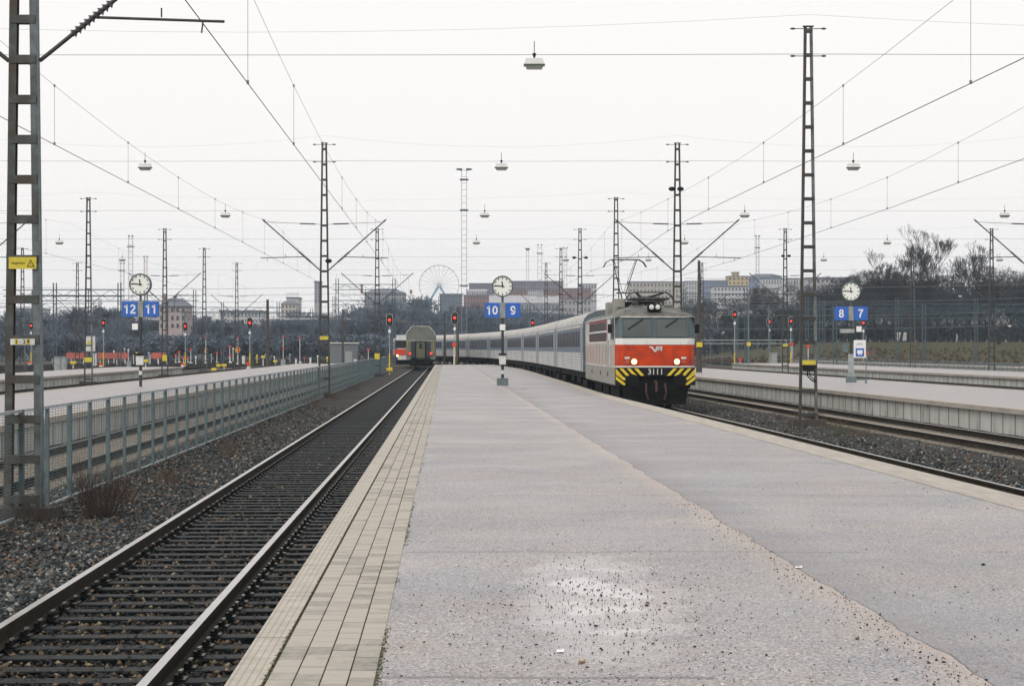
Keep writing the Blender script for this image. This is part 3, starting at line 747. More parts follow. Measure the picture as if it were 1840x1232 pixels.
b.mat(0).raw([(.118, -.1125, on_big(473)+.012), (.106, -.1125, on_big(473)-.018), (.116, -.1125, on_big(473)-.014), (.112, -.1125, on_big(473)-.038), (.125, -.1125, on_big(473)-.008), (.115, -.1125, on_big(473)-.012)], [(0, 1, 2, 3, 4, 5)])
b.build('triangle', [M['black'], M['yellowsign']], ws)
text_mesh('hengenvaara', .038, .0015, M['black'], 'lettering', ws, (-.06, -.108, on_big(473)))
b = MB(); b.box((0, -.100, on_big(614)), (.34, .012, .085)); npl = b.build('number_plate', M['offwhite'], big)
for k, (ch, mm) in enumerate((('I', M['yellowsign']), ('-', M['offwhite']), ('2', M['offwhite']), ('9', M['yellowsign']))):
    x = -.085+k*.055; b = MB(); b.box((x, -.108, on_big(614)), (.050, .004, .075)); tl_ = b.build('tile', mm, npl)
    text_mesh(ch, .078, .001, M['black'], 'lettering', tl_, (x, -.112, on_big(614)), bold=.0015)
b = MB(); b.path([(.245, -.09, on_big(930)), (.262, -.095, on_big(700)), (.236, -.095, on_big(400)), (.20, -.09, on_big(0))], .012); b.build('earth_cable', M['galv'], big)
# slim poles
def pole(px, y, ptop, r, m, label, group='plain poles in the yard', name='pole', arms=True, tp=.75):
    x = PX(px, y); zt = PZ(ptop, y); t = empty(name, (x, y, -.8), label, 'pole', group)
    b = MB(); b.tube((0, 0, 0), (0, 0, zt+.8), r, r*tp, n=10); b.build('post', m, t)
    if arms:
        b = MB(); b.tube((-1.1, 0, zt+.0), (1.1, 0, zt), .03, n=5); b.ell((-.8, 0, zt), (.28, .05, .05), 6, 5); b.ell((.8, 0, zt), (.28, .05, .05), 6, 5); b.build('crossarm', M['insul'], t)
    return t
pole(481, 200, 538, .17, M['wood'], 'dark brown timber pole left of the centre mast', arms=False)
pole(616, 260, 555, .14, M['wood'], 'dark pole just right of the centre mast', arms=False)
pole(822, 255, 552, .20, M['wood'], 'dark brown pole beside the red signal at the platform end', arms=False)
pole(799, 268, 560, .16, M['steel_dark'], 'paired dark post left of the platform-end signal', arms=False)
pole(1256, 150, 468, .24, M['wood'], 'tapered timber pole just right of the locomotive cab', arms=False, tp=.36)
pole(1345, 230, 545, .10, M['galv'], 'pale grey steel post in front of the trees', arms=False)
pole(1381, 250, 548, .09, M['galv'], 'thin pale grey post behind the right signals', arms=False)
b = MB(); b.box((0, -.24, PZ(619, 150)+.8), (.42, .04, .34)); o = b.build('plate', M['yellow'], [k for k in C.objects if k.get('label', '').startswith('tapered timber')][0])
b = MB(); b.box((0, -.14, PZ(618, 230)+.8), (.40, .04, .42)); o = b.build('plate', M['yellow'], [k for k in C.objects if k.get('label', '').startswith('pale grey steel post')][0])

# ------------------------------------------------------------------ wires across and along
GS = 'wires spanning the tracks between masts'
ZU, ZD = EYE+10.0, EYE+9.14
def sag(b, p, q, s, r, n=10):
    p, q = Vector(p), Vector(q); pts = [p.lerp(q, k/n)-Vector((0, 0, s*4*(k/n)*(1-k/n))) for k in range(n+1)]; b.path(pts, r, 5)
def span_wires(y, xs, label, r):
    t = empty('span_wire', (xs[0], y, ZD), label, 'wire', GS)
    b = MB(); [sag(b, (a-xs[0], 0, ZU+.85-.0-ZD-.28-.2), (c-xs[0], 0, ZU+.85-ZD-.48), .55, r*.45) for a, c in zip(xs[:-1], xs[1:])]; b.build('upper_wire', M['wirethin'], t)
    b = MB(); [sag(b, (a-xs[0], 0, 0), (c-xs[0], 0, 0), .03, r) for a, c in zip(xs[:-1], xs[1:])]; b.build('lower_wire', M['wire'], t)
span_wires(65, [-25.8, 9.22, 44.2], 'span wires holding the single nearest lamp', .008)
span_wires(102, [-43.5, -26.6, -9.17, 8.08, 25.6, 43], 'span wires holding the second row of lamps', .007)
span_wires(139, [-63, -28.2, 6.93, 42], 'span wires holding the third row of lamps', .007)
span_wires(175, [-64, -46.5, -29.1, -11.3, 5.7, 22.9, 40.2, 57], 'span wires holding the fourth row of lamps', .008)
span_wires(209, [-66, -30.8, 4.9, 40.1, 75], 'span wires holding the fifth row of lamps', .008)
span_wires(245, [-68, -51, -32.3, -14.5, 4.0, 22.3, 40], 'span wires on the sixth row of masts', .008)

def lamp():
    t = empty('pendant_lamp', (0, 0, 0), None, 'lamp')
    b = MB(); b.tube((0, 0, -.02), (0, 0, .42), .012, n=6); b.tube((0, 0, -.10), (0, 0, .04), .025, .065, n=8); b.build('hanger', M['black'], t)
    b = MB()
    for (w0, w1, z0, z1) in ((.52, .62, -.12, -.31),): b.raw([(-w0/2, -.14, z0), (w0/2, -.14, z0), (w0/2, .14, z0), (-w0/2, .14, z0), (-w1/2, -.18, z1), (w1/2, -.18, z1), (w1/2, .18, z1), (-w1/2, .18, z1)],
                                                          [(0, 1, 2, 3), (7, 6, 5, 4), (0, 4, 5, 1), (1, 5, 6, 2), (2, 6, 7, 3), (3, 7, 4, 0)])
    b.build('housing', M['lamp_white'], t)
    b = MB(); b.box((0, 0, -.325), (.66, .40, .035)); b.build('rim', M['lamp_rim'], t)
    b = MB(); w0, w1, z0, z1 = .58, .46, -.343, -.45
    b.raw([(-w0/2, -.17, z0), (w0/2, -.17, z0), (w0/2, .17, z0), (-w0/2, .17, z0), (-w1/2, -.12, z1), (w1/2, -.12, z1), (w1/2, .12, z1), (-w1/2, .12, z1)],
          [(0, 1, 2, 3), (7, 6, 5, 4), (0, 4, 5, 1), (1, 5, 6, 2), (2, 6, 7, 3), (3, 7, 4, 0)]); b.build('glass_bowl', M['lamp_glass'], t)
    return t
M['lamp_white'] = mat('lamp_white', (.62, .63, .60), .5, var=.08); M['lamp_rim'] = mat('lamp_rim', (.07, .085, .075), .5); M['lamp_glass'] = mat('lamp_glass', (.33, .36, .31), .25, var=.15, scale=20)
lp = lamp(); GL = 'pendant lamps hanging over the station'
LP = [(960, 65, 'nearest and largest pendant lamp, hanging high above the platform'),
      (261, 102, 'pendant lamp above the left platform, left of the centre mast'), (901, 102, 'pendant lamp right below the nearest one, above the 10 and 9 clock'), (1533, 102, 'pendant lamp above the 8 and 7 clock'),
      (405, 139, 'pendant lamp just left of the V-arms of the centre mast'), (871, 139, 'third pendant lamp down above the platform, left of the clock'), (1338, 139, 'pendant lamp at the tip of the arm right of the cab mast'), (1805, 139, 'pendant lamp near the right edge above the V-arm'),
      (107, 175, 'small pendant lamp between the big left mast and its neighbour'), (856, 175, 'fourth pendant lamp down above the platform'), (1594, 175, 'pendant lamp above the bare trees on the right'), (1230, 175, 'small pendant lamp hanging by the mast over the cab'),
      (220, 209, 'tiny pendant lamp left of the 12 and 11 clock'), (1480, 209, 'tiny pendant lamp just right of the big right mast'), (1796, 209, 'tiny pendant lamp below the right-edge arm'), (1165, 209, 'tiny pendant lamp right of the pantograph'), (1017, 209, 'tiny pendant lamp left of the twin floodlight mast')]
for k, (px, y, lb) in enumerate(LP):
    loc = (PX(px, y), y, ZD-.02)
    if k == 0: lp.location = loc; tag(lp, lb, 'lamp', GL)
    else: copy_tree(lp, loc, label=lb, group=GL)

ZC, ZM = EYE+4.33, EYE+6.13
def catenary(label, f, ya, yb, sup, zc=lambda y: ZC, rc=.0075, rm=.005):
    t = empty('overhead_line', (0, 0, 0), label, 'overhead line', 'overhead lines above the tracks')
    n = int((yb-ya)/6)+1; Y = frange(ya, yb, n)
    def zm(y):
        for a, b_ in zip(sup[:-1], sup[1:]):
            if a <= y <= b_: u = (y-a)/(b_-a); return ZM - .82*4*u*(1-u)
        return ZM
    b = MB(); b.path([(f(y), y, zc(y)) for y in Y], rc, 6); b.build('contact_wire', M['wire'], t)
    b = MB(); b.path([(f(y), y, zm(y)) for y in Y], rm*.8, 6); b.build('messenger_wire', M['wire'], t)
    for a, b_ in zip(sup[:-1], sup[1:]):
        k = a+5
        while k < b_-3:
            if ya < k < yb:
                x = f(k); d = MB(); d.tube((x, k, zc(k)), (x, k, zm(k)), .0045, n=4); d.box((x, k, zm(k)), (.035, .05, .05)); d.box((x, k, zc(k)+.02), (.035, .06, .06)); d.build('dropper', M['wirethin'], t)
            k += 10.3
SUP = [-44, 29.2, 102, 175, 245, 320]
catenary('overhead line above the nearest track', lambda y: XL(-3.25, y), -20, 300, SUP)
catenary('overhead line above the track behind the mesh fence', lambda y: XL(-8.35, y), -20, 300, SUP)
catenary('overhead line above the right track of the left platform pair', lambda y: XL(-18.4, y), 30, 320, SUP, rc=.006, rm=.004)
catenary('overhead line above the locomotive', lambda y: X9(y)+.15, -20, 390, SUP, lambda y: ZC-.36*math.exp(-((y-93)/16)**2))
def x8(y): return float(np.interp(y, [-30, 33, 47, 65, 102, 320], [14.6, 11.9, 11.72, 11.7, 11.05, 2.2]))
catenary('overhead line above the track by the right slab wall', x8, -20, 300, SUP)
catenary('overhead line beyond the second right platform', lambda y: XR(47.2, y), 60, 330, SUP, rc=.006, rm=.004)
# ------------------------------------------------------------------ clocks
def arc(cx, cz, rx, rz_, a0, a1, n=14): return [(cx+rx*math.cos(R(a0+(a1-a0)*k/n)), cz+rz_*math.sin(R(a0+(a1-a0)*k/n))) for k in range(n+1)]
DIG = {'0': [arc(.5, .5, .215, .40, 90, 450, 28)], '1': [[(.24, .74), (.40, .78), (.52, .93)], [(.52, 1.0), (.52, 0)]], '2': [arc(.5, .68, .215, .23, 165, -35, 14)+[(.30, .16), (.26, .09)], [(.22, .085), (.80, .085)]],
       '7': [[(.20, .915), (.80, .915)], [(.72, .88), (.54, .60), (.44, .30), (.41, 0)]], '8': [arc(.5, .715, .185, .20, 90, 450, 22), arc(.5, .28, .215, .205, 90, 450, 22)], '9': [arc(.5, .66, .205, .25, 0, 360, 24), arc(.5, .40, .215, .32, 25, -35, 6)[:1]+[(.705, .60), (.70, .38), (.62, .15), (.48, .08), (.30, .15)]]}
def number_mesh(txt, h, name, m, parent, loc):
    b = MB(); adv = .66*h; x0 = -adv*len(txt)/2-.17*h; lw = .165*h
    for i, ch in enumerate(txt):
        for st in DIG[ch]:
            P = [Vector((x0+i*adv+p[0]*h, 0, (p[1]-.5)*h)) for p in st]; closed = (P[0]-P[-1]).length < 1e-5; Lf, Rt = [], []
            for k, p in enumerate(P):
                a = P[k-1] if k else (P[-2] if closed else p); c = P[k+1] if k < len(P)-1 else (P[1] if closed else p)
                d = (c-a).normalized(); nn = Vector((-d.z, 0, d.x)); Lf.append(p+nn*lw/2); Rt.append(p-nn*lw/2)
            n = len(P); vs = Lf+Rt; b.raw(vs, [(k, k+1, n+k+1, n+k) for k in range(n-1)])
    return b.build(name, m, parent, loc)
def clock(loc, nums, label, bin_=True, base=None, rz=0, sq=True, dark=True):
    t = empty('platform_clock', loc, label, 'clock', 'clocks with platform numbers', rz)
    pm = M['postdark']
    b = MB(); b.tube((0, 0, 0), (0, 0, 3.25), .07, .06, n=12); b.build('post', pm, t)
    b = MB(); b.box((0, 0, 3.52), (.24, .16, .72)); b.box((-.05, -.085, 3.52), (.02, .02, .70)); b.box((.05, -.085, 3.52), (.02, .02, .70)); b.build('centre_box', M['postgrey'], t)
    b = MB(); b.tube((0, 0, 3.88), (0, 0, 4.2), .055, n=10); b.build('neck', M['clockrim'], t)
    zc = 4.64; r = .50
    b = MB(); n = 40
    ring = lambda rr, y: [(rr*math.cos(2*math.pi*k/n), y, zc+rr*math.sin(2*math.pi*k/n)) for k in range(n)]
    rings = [ring(r-.06, -.135), ring(r-.055, -.165), ring(r-.01, -.17), ring(r, -.14), ring(r, .14), ring(r-.01, .17), ring(r-.055, .165), ring(r-.06, .135)]
    vs = sum(rings, []); fs = []
    for i in range(7):
        for k in range(n): fs.append((i*n+k, i*n+(k+1) % n, (i+1)*n+(k+1) % n, (i+1)*n+k))
    b.raw(vs, fs, True); cs = b.build('clock_case', M['clockrim'], t)
    b = MB(); b.raw([(p[0], -.136, p[2]) for p in ring(r-.055, 0)], [tuple(range(n))]); b.raw([(p[0], .136, p[2]) for p in ring(r-.055, 0)], [tuple(range(n))[::-1]]); fc = b.build('dial', M['clockface'], cs)
    b = MB()
    for k in range(60):
        a = 2*math.pi*k/60; h = k % 5 == 0; l = .095 if h else .02; w_ = .042 if h else .008; rr = r-.075-l/2
        if not h: continue
        Mx = Matrix.Rotation(-a, 3, 'Y'); b.box((rr*math.sin(a), -.140, zc+rr*math.cos(a)), (w_, .004, l), Mx)
    b.build('hour_marks', M['black'], cs)
    for nm, a, l, w_, back, yy in (('hour_hand', R(-7), .23, .05, .07, -.150), ('minute_hand', R(-84), .36, .042, .09, -.158)):
        b = MB(); Mx = Matrix.Rotation(a, 3, 'Y'); L = l+back; cc = (l-back)/2
        b.box((cc*math.sin(a), yy, zc+cc*math.cos(a)), (w_, .005, L), Mx); b.ell((0, yy, zc), (.03, .006, .03), 10, 5); b.build(nm, M['black'], cs)
    for s, num in ((-1, nums[0]), (1, nums[1])):
        b = MB(); b.box((s*.49, 0, 3.52), (.70, .10, .70)); sg = b.build('number_sign', M['blue'], t, bevel=.01)
        for q in (-1, 1):
            b = MB(); b.box((s*.49+q*.35, 0, 3.52), (.012, .115, .70)); b.build('frame', M['clockrim'], sg)
        b = MB(); b.box((s*.13, 0, 3.7), (.04, .05, .05)); b.box((s*.13, 0, 3.35), (.04, .05, .05)); b.build('bracket', M['clockrim'], sg)
        number_mesh(num, .42, 'number', M['white'], sg, (s*.49, -.054, 3.52))
    if sq:
        b = MB(); b.box((sq, -.09, 2.72), (.26, .05, .28)); b.build('small_plate', M['white'], t)
    if bin_:
        b = MB(); b.prism([(-.15, .98), (.15, .98), (.17, 1.40), (-.17, 1.40)], 'y', -.32, -.06); bn = b.build('litter_bin', M['offwhite'], t)
        b = MB(); b.box((0, -.20, 1.455), (.36, .30, .10)); b.build('bin_rim', M['black'], bn)
        b = MB(); b.box((0, -.075, .62), (.15, .02, .18)); b.build('band', M['offwhite'], t)
    if base:
        b = MB(); b.box((0, 0, base/2), (.54, .54, base)); b.build('base_block', M['concblock'], t, bevel=.015)
    return t
clock((PX(903, 98), 98, 0), ('10', '9'), 'round station clock with blue 10 and 9 signs on the foreground platform', base=.34, sq=.0001)
clock((PX(253, 95), 95, 0), ('12', '11'), 'round station clock with blue 12 and 11 signs on the left platform', sq=-.24)
c8 = clock((PX(1529, 107), 107, 0), ('8', '7'), 'round station clock with blue 8 and 7 signs on the right platform', bin_=False, base=.30, sq=.40, rz=R(-9))
b = MB(); b.box((-.20, -.05, 2.62), (.75, .12, .20)); b.build('info_board', M['postgrey'], c8)
b = MB(); b.box((0, -.02, .85), (.30, .22, 1.2)); b.build('equipment_box', M['postgrey'], c8)
b = MB(); b.box((-.30, -.1, 1.75), (.26, .16, .42)); b.build('equipment_box', M['galv'], c8)
b = MB(); b.box((.30, 0, .14), (1.1, .12, .08)); b.build('foot_bar', M['concblock'], c8)
# pictogram sign
t = empty('pictogram_sign', (PX(1548, 104), 104, 0), 'white sign with a blue picture panel beside the 8 and 7 clock', 'sign')
b = MB(); b.tube((.22, 0, 0), (.22, 0, 2.35), .025, n=8); b.tube((.22, 0, 0), (.22, 0, .1), .06, n=8); b.build('pole', M['galv'], t)
b = MB(); b.box((-.10, -.04, 1.70), (.60, .04, .88)); pn = b.build('panel', M['white'], t, bevel=.01)
b = MB(); b.box((-.10, -.063, 1.53), (.42, .006, .42)); bp = b.build('blue_square', M['blue'], pn)
b = MB(); b.box((-.10, -.069, 1.56), (.27, .006, .17)); b.box((-.15, -.069, 1.44), (.07, .006, .07)); b.box((-.04, -.069, 1.44), (.07, .006, .07)); b.build('picture', M['white'], bp)
b = MB(); b.box((-.10, -.063, 1.98), (.30, .004, .03)); b.box((-.12, -.063, 1.91), (.34, .004, .03)); b.build('text_lines', M['postgrey'], pn)

# ------------------------------------------------------------------ signals
def signal(px, y, phead, pbase, label, lower=True, k=1.0, foot=True):
    x = PX(px, y); zb = -.72 if pbase is None else (0.0 if pbase == 'platform' else PZ(pbase, y)); zh = PZ(phead, y)
    t = empty('signal', (x, y, zb), label, 'signal', 'colour-light signals showing red')
    zc = zh-zb
    b = MB(); n = 20; rw, rh = .30*k, .62*k
    pts = []
    for i in range(n):
        a = 2*math.pi*i/n; pts.append((rw*math.cos(a)*1.0, (rh-rw)*(1 if math.sin(a) > 0 else -1)*(abs(math.sin(a)) > 1e-6)+rw*math.sin(a)+zc))
    b.prism(pts, 'y', -.06, .06); hd = b.build('head', M['black'], t)
    b = MB(); pts2 = [(p[0]*1.13, (p[1]-zc)*1.06+zc) for p in pts]; b.prism(pts2, 'y', .062, .075); b.build('rim', M['offwhite'], hd)
    b = MB(); b.ell((0, -.09, zc+.0), (.145*k, .05, .145*k), 14, 8); b.build('red_lens', M['redlight'], hd)
    for dz in (.36, -.36):
        b = MB(); b.tube((0, -.06, zc+dz*k), (0, -.10, zc+dz*k), .13*k, n=12); b.build('dark_lens', M['insul'], hd)
    b = MB(); b.tube((0, .08, 1.6), (0, .08, zc), .055, n=8); b.build('upper_pole', M['galv_light'], t)
    b = MB(); b.box((0, -.02, zc-1.15*k), (.24, .12, .30)); b.build('box', M['white'], t)
    if lower: b = MB(); b.tube((0, .08, 0), (0, .08, 1.9), .075, n=8); b.build('lower_pole', M['yellow'], t)
    else: b = MB(); b.tube((0, .08, 0), (0, .08, 1.6), .055, n=8); b.build('lower_pole', M['galv'], t)
    b = MB(); b.bar((.16, .12, .2), (.16, .12, zc-.5), .03); b.bar((.28, .12, .2), (.28, .12, zc-.5), .03)
    z = .4
    while z < zc-.5: b.box((.22, .12, z), (.12, .02, .02)); z += .35
    b.build('ladder', M['galv'], t)
    return t
SG = [(56, 300, 585, None, 'red light signal seen between the legs of the big left mast'), (186, 262, 580, None, 'red light signal left of the 12 and 11 clock'),
      (333, 268, 586, None, 'red light signal right of the 12 and 11 clock'), (449, 238, 580, None, 'red light signal left of the timber pole'),
      (700, 212, 575, None, 'red light signal at the end of the mesh fence, beside the green-grey train'), (817, 214, 571, 'platform', 'red light signal on a yellow post at the end of the foreground platform'),
      (957, 275, 580, None, 'red light signal showing just over the roof of the coaches'), (1320, 250, 565, None, 'red light signal nearest the locomotive on its right'),
      (1382, 262, 578, None, 'red light signal left of the twin timber legs'), (1421, 262, 577, None, 'red light signal half behind the narrow mast'), (1551, 270, 580, None, 'red light signal just right of the 8 and 7 clock')]
for px, y, ph, pb, lb in SG: signal(px, y, ph, pb, lb, k=.98 if y < 250 else .92)

def lantern(px, y, py, label, post=True, sz=.23, m='red'):
    """small red disc lantern low beside a track"""
    x, z = PX(px, y), PZ(py, y); zb = -.75 if z < .9 else -.75
    t = empty('shunting_signal', (x, y, zb), label, 'signal', 'small low signals among the tracks')
    z -= zb
    b = MB(); b.prism([(sz*math.cos(R(a)), z+sz*math.sin(R(a))) for a in range(0, 360, 30)], 'y', -.08, .08); b.build('disc', M[m], t)
    b = MB(); b.tube((0, 0, 0), (0, 0, z), .06, n=6); b.build('post', M['offwhite'], t)
    b = MB(); b.box((.05, -.02, .16), (.40, .3, .28)); b.build('box', M['white'], t)
    return t
LN = [(53, 290, 652, 'red lantern low between the big mast legs'), (181, 262, 655, 'red lantern at the foot of the signal left of the 12 and 11 clock'), (328, 268, 654, 'red lantern at the foot of the signal right of the 12 and 11 clock'),
      (446, 238, 653, 'red lantern at the foot of the signal by the timber pole'), (816, 213, 619, 'red disc on the yellow post at the end of the foreground platform'), (1330, 250, 646, 'red lantern on the ground right of the locomotive'),
      (1423, 262, 618, 'red disc on a yellow post behind the narrow mast'), (1452, 262, 622, 'orange disc seen through the big right mast'), (1384, 270, 646, 'red lantern beside the pale cabinet'),
      (1557, 262, 634, 'tiny red lantern right of the pictogram sign')]
for px, y, py, lb in LN: lantern(px, y, py, lb)
far = [(316, 330, 638), (322, 340, 632), (343, 320, 628), (330, 310, 642), (370, 330, 607), (369, 320, 630), (390, 330, 634), (414, 330, 638), (427, 300, 628), (428, 350, 606), (413, 340, 622),
       (480, 340, 625), (509, 345, 605), (509, 330, 626), (539, 345, 606), (338, 330, 643), (662, 300, 628)]
FL = ['leftmost of the tight red cluster right of the 12 and 11 clock', 'upper lantern of the tight red cluster', 'lantern over white box right of the red cluster', 'lowest lantern of the tight red cluster', 'high red lantern on the distant thin mast',
      'yellow-lit lantern halfway down the distant thin mast', 'small lantern between the two thin masts', 'small lantern left of the big orange disc', 'big orange disc lantern left of the hanging signal', 'high red lantern above the orange disc',
      'white-topped lantern beside the orange disc', 'red lantern left of the timber pole foot', 'higher red lantern right of the timber pole', 'lower red lantern right of the timber pole', 'red lantern farthest right before the centre mast', 'small lantern right of the tight red cluster', 'red lantern in front of the distant red train']
for (px, y, py), lb in zip(far, FL): lantern(px, y, py, lb, sz=.19 if px != 427 else .42, m='orange' if px in (369, 427) else 'red')
M_ = M
# ------------------------------------------------------------------ small yard equipment
def ground_box(px, y, pyb, wpx, hpx, m, name, label, cat, group=None, depth=.6, roof=None):
    s = y/3750; x = PX(px, y); zb = -.78 if pyb is None else PZ(pyb, y); w_, h = wpx*s, hpx*s
    t = empty(name, (x, y, zb), label, cat, group)
    b = MB(); b.box((0, 0, h/2), (w_, depth, h)); b.build('body', m, t, bevel=.02)
    b = MB(); b.box((0, 0, h+.03), (w_+.08, depth+.08, .06)); b.build('lid', roof or m, t)
    b = MB(); b.box((0, -depth/2-.012, h*.5), (w_*.8, .02, h*.8)); dr = b.build('door', m, t)
    b = MB(); b.box((w_*.3, -depth/2-.03, h*.5), (.03, .02, .14)); b.build('handle', M['black'], dr)
    return t
GE = 'equipment cabinets beside the tracks'
ground_box(104, 205, None, 11, 29, M['cabinet'], 'relay_cabinet', 'tall grey cabinet beside the big left mast', 'cabinet', GE)
ground_box(115, 215, None, 10, 27, M['cabinet'], 'relay_cabinet', 'second tall grey cabinet, stepped lower to the right', 'cabinet', GE)
ground_box(171, 270, None, 6, 25, M['offwhite'], 'relay_cabinet', 'narrow pale cabinet left of the red signal', 'cabinet', GE)
ground_box(232, 255, None, 7, 13, M['cabinet'], 'relay_cabinet', 'low pale cabinet left of the 12 and 11 clock bin', 'cabinet', GE)
ground_box(438, 300, None, 5, 17, M['offwhite'], 'relay_cabinet', 'narrow white cabinet left of the hanging red signal', 'cabinet', GE)
ground_box(509, 290, None, 8, 12, M['cabinet'], 'relay_cabinet', 'small pale cabinet right of the timber pole', 'cabinet', GE)
ground_box(639, 235, None, 5, 19, M['offwhite'], 'relay_cabinet', 'narrow white cabinet beside the grey hut', 'cabinet', GE)
ground_box(1390, 268, None, 12, 26, M['cabinet'], 'relay_cabinet', 'pale grey cabinet between the right signals', 'cabinet', GE)
ground_box(532, 290, None, 3, 12, M['white'], 'marker_post', 'short white marker post left of the centre mast', 'marker', None, .2)
ground_box(558, 285, None, 3, 15, M['white'], 'marker_post', 'short white marker post touching the centre mast', 'marker', None, .2)
# hut
t = empty('equipment_hut', (PX(617, 262), 262, -.8), 'grey flat-roofed hut behind the fence right of the centre mast', 'hut')
b = MB(); b.box((0, 1.5, 1.55), (3.4, 3, 3.1)); b.build('wall', M['huts'] if 'huts' in M else mat('hut_wall', (.15, .17, .185), .7, var=.12), t)
b = MB(); b.box((0, 1.5, 3.17), (3.7, 3.3, .16)); b.build('roof', M['offwhite'], t)
b = MB(); b.box((.7, -.02, 1.1), (.9, .05, 2.1)); d_ = b.build('door', M['cabinet'], t)
# white board on two legs
t = empty('notice_board', (PX(162, 250), 250, -.8), 'white board on posts seen through the lattice mast at left', 'sign')
z0, z1 = PZ(631, 250)+.8, PZ(604, 250)+.8
b = MB(); b.box((0, 0, (z0+z1)/2), (1.25, .1, z1-z0)); pn = b.build('panel', M['offwhite'], t)
b = MB(); b.box((.05, -.06, z1-.75), (.7, .02, .35)); b.build('label_plate', M['yellowsign'], pn)
for s in (-1, 1): b = MB(); b.tube((s*.5, .05, 0), (s*.5, .05, z0), .05, n=6); b.build('leg', M['galv'], t)
# yellow boxes and buffer markers
for k, (px, y, py, lb) in enumerate([(132, 235, 650, 'small yellow box on a post near the big left mast'), (473, 300, 640, 'yellow marker low beside the timber pole'), (403, 250, 655, 'yellow point machine right of the far platform end'), (393, 262, 655, 'yellow point machine left of its twin by the far platform end'),
                                      (385, 235, 663, 'yellow lever box nearest the far platform end'), (601, 270, 645, 'yellow marker just right of the centre mast foot'), (674, 205, 655, 'yellow marker at the foot of the mast by the fence end'), (262, 240, 647, 'small yellow box right of the 12 and 11 clock bin'),
                                      (495, 300, 648, 'yellow point machine right of the timber pole'), (700, 190, 662, 'yellow pole foot at the very end of the mesh fence')]):
    x = PX(px, y); t = empty('point_machine', (x, y, -.78), lb, 'track equipment', 'yellow track equipment')
    h = max(.2, PZ(py, y)+.78)
    b = MB(); b.box((0, 0, h-.08), (.55, .5, .32)); b.build('box', M['yellow'], t, bevel=.03)
    b = MB(); b.box((0, 0, (h-.2)/2), (.14, .14, max(.05, h-.2))); b.build('stand', M['offwhite'], t)
# red safety barrier
t = empty('safety_barrier', (PX(175, 300), 300, -.8), 'long faded red barrier across the tracks at left', 'barrier')
for a, c in ((120, 157), (176, 231), (272, 298)):
    x0, x1 = PX(a, 300)-t.location.x, PX(c, 300)-t.location.x
    b = MB(); b.box(((x0+x1)/2, 0, 1.45), (x1-x0, .12, .85)); b.build('panel', M['faded_red'], t)
for k in range(13):
    x = PX(120+k*15, 300)-t.location.x; b = MB(); b.box((x, .1, .8), (.1, .1, 1.6)); b.build('leg', M['offwhite'], t)
# white train nose at the left edge
def nose():
    t = empty('white_train', (PX(-2, 235), 235, RAIL_Z), 'white train with a red stripe just entering at the left edge', 'train')
    t.location.x -= 1.2; t.rotation_euler = (0, 0, R(19))
    sec = [(0, 2.0, .3, .9), (.7, 2.6, .9, 1.2), (2.2, 3.2, 1.25, 1.6), (4.5, 3.8, 1.5, 1.9), (8, 3.95, 1.55, 1.9), (26, 3.95, 1.55, 1.9)]
    b = MB(); vs = []; n = 16
    for (y, top, hw, _) in sec:
        for k in range(n):
            a = 2*math.pi*k/n; cx = math.copysign(abs(math.cos(a))**.6, math.cos(a))*hw; cz = math.copysign(abs(math.sin(a))**.6, math.sin(a))
            vs.append((cx, y, .5+(top-.5)/2*(1+cz)))
    fs = [(j*n+k, j*n+(k+1) % n, (j+1)*n+(k+1) % n, (j+1)*n+k) for j in range(len(sec)-1) for k in range(n)]+[tuple(range(n))[::-1]]
    b.raw(vs, fs, True); b.build('body', M['offwhite'], t)
    b = MB()
    for s in (-1, 1): b.span(s*1.56-.02, s*1.56+.02, 5, 26, 1.0, 1.5)
    b.build('stripe', M['red'], t)
    b = MB()
    for s in (-1, 1): b.span(s*1.56-.02, s*1.56+.02, 8, 26, 2.0, 2.8)
    b.build('window_band', M['glass_dark'], t)
    b = MB(); b.box((0, 6, .3), (2.4, 3, .5)); b.build('bogie', M['under'], t)
nosef = nose

# ------------------------------------------------------------------ trains
M['loco_red'] = mat('locomotive_red', (.53, .050, .008), .5, spec=.25, var=.14, scale=2.5, dirt=(.30, .035, .018), dirt_amt=.45, dirt_scale=1.6)
M['loco_white'] = mat('locomotive_white', (.70, .70, .67), .5, var=.06, dirt=(.42, .41, .38), dirt_amt=.25, dirt_scale=3)
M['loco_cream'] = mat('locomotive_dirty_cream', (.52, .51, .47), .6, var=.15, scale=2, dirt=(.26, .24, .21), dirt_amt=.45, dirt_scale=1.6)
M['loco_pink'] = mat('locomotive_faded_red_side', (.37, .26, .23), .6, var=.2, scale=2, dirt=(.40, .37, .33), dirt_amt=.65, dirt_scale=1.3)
M['loco_skirt'] = mat('locomotive_skirt', (.26, .255, .225), .65, var=.15, dirt=(.16, .15, .13), dirt_amt=.4, dirt_scale=1.5)
M['loco_roof'] = mat('locomotive_roof', (.085, .09, .082), .6, var=.25, dirt=(.17, .165, .145), dirt_amt=.4, dirt_scale=2)
M['loco_frame'] = mat('locomotive_blue_grey', (.055, .085, .095), .5, var=.12)
M['screen'] = mat('windscreen_glass', (.055, .070, .068), .15, var=.35, scale=1.0, spec=.7)
M['silver'] = mat('coach_silver', (.43, .435, .435), .5, .1, var=.1, dirt=(.29, .29, .28), dirt_amt=.45, dirt_scale=.9)
M['coach_roof'] = mat('coach_roof', (.43, .415, .39), .65, 0, var=.14, dirt=(.28, .27, .25), dirt_amt=.5, dirt_scale=.6)
M['coach_blue'] = mat('coach_blue', (.085, .12, .165), .45, var=.12, scale=2)
M['headlight'] = emis('headlamp_lit', (1, .45, .13), 2.2)
M['bulb'] = emis('headlamp_bulb', (1, .78, .48), 9)
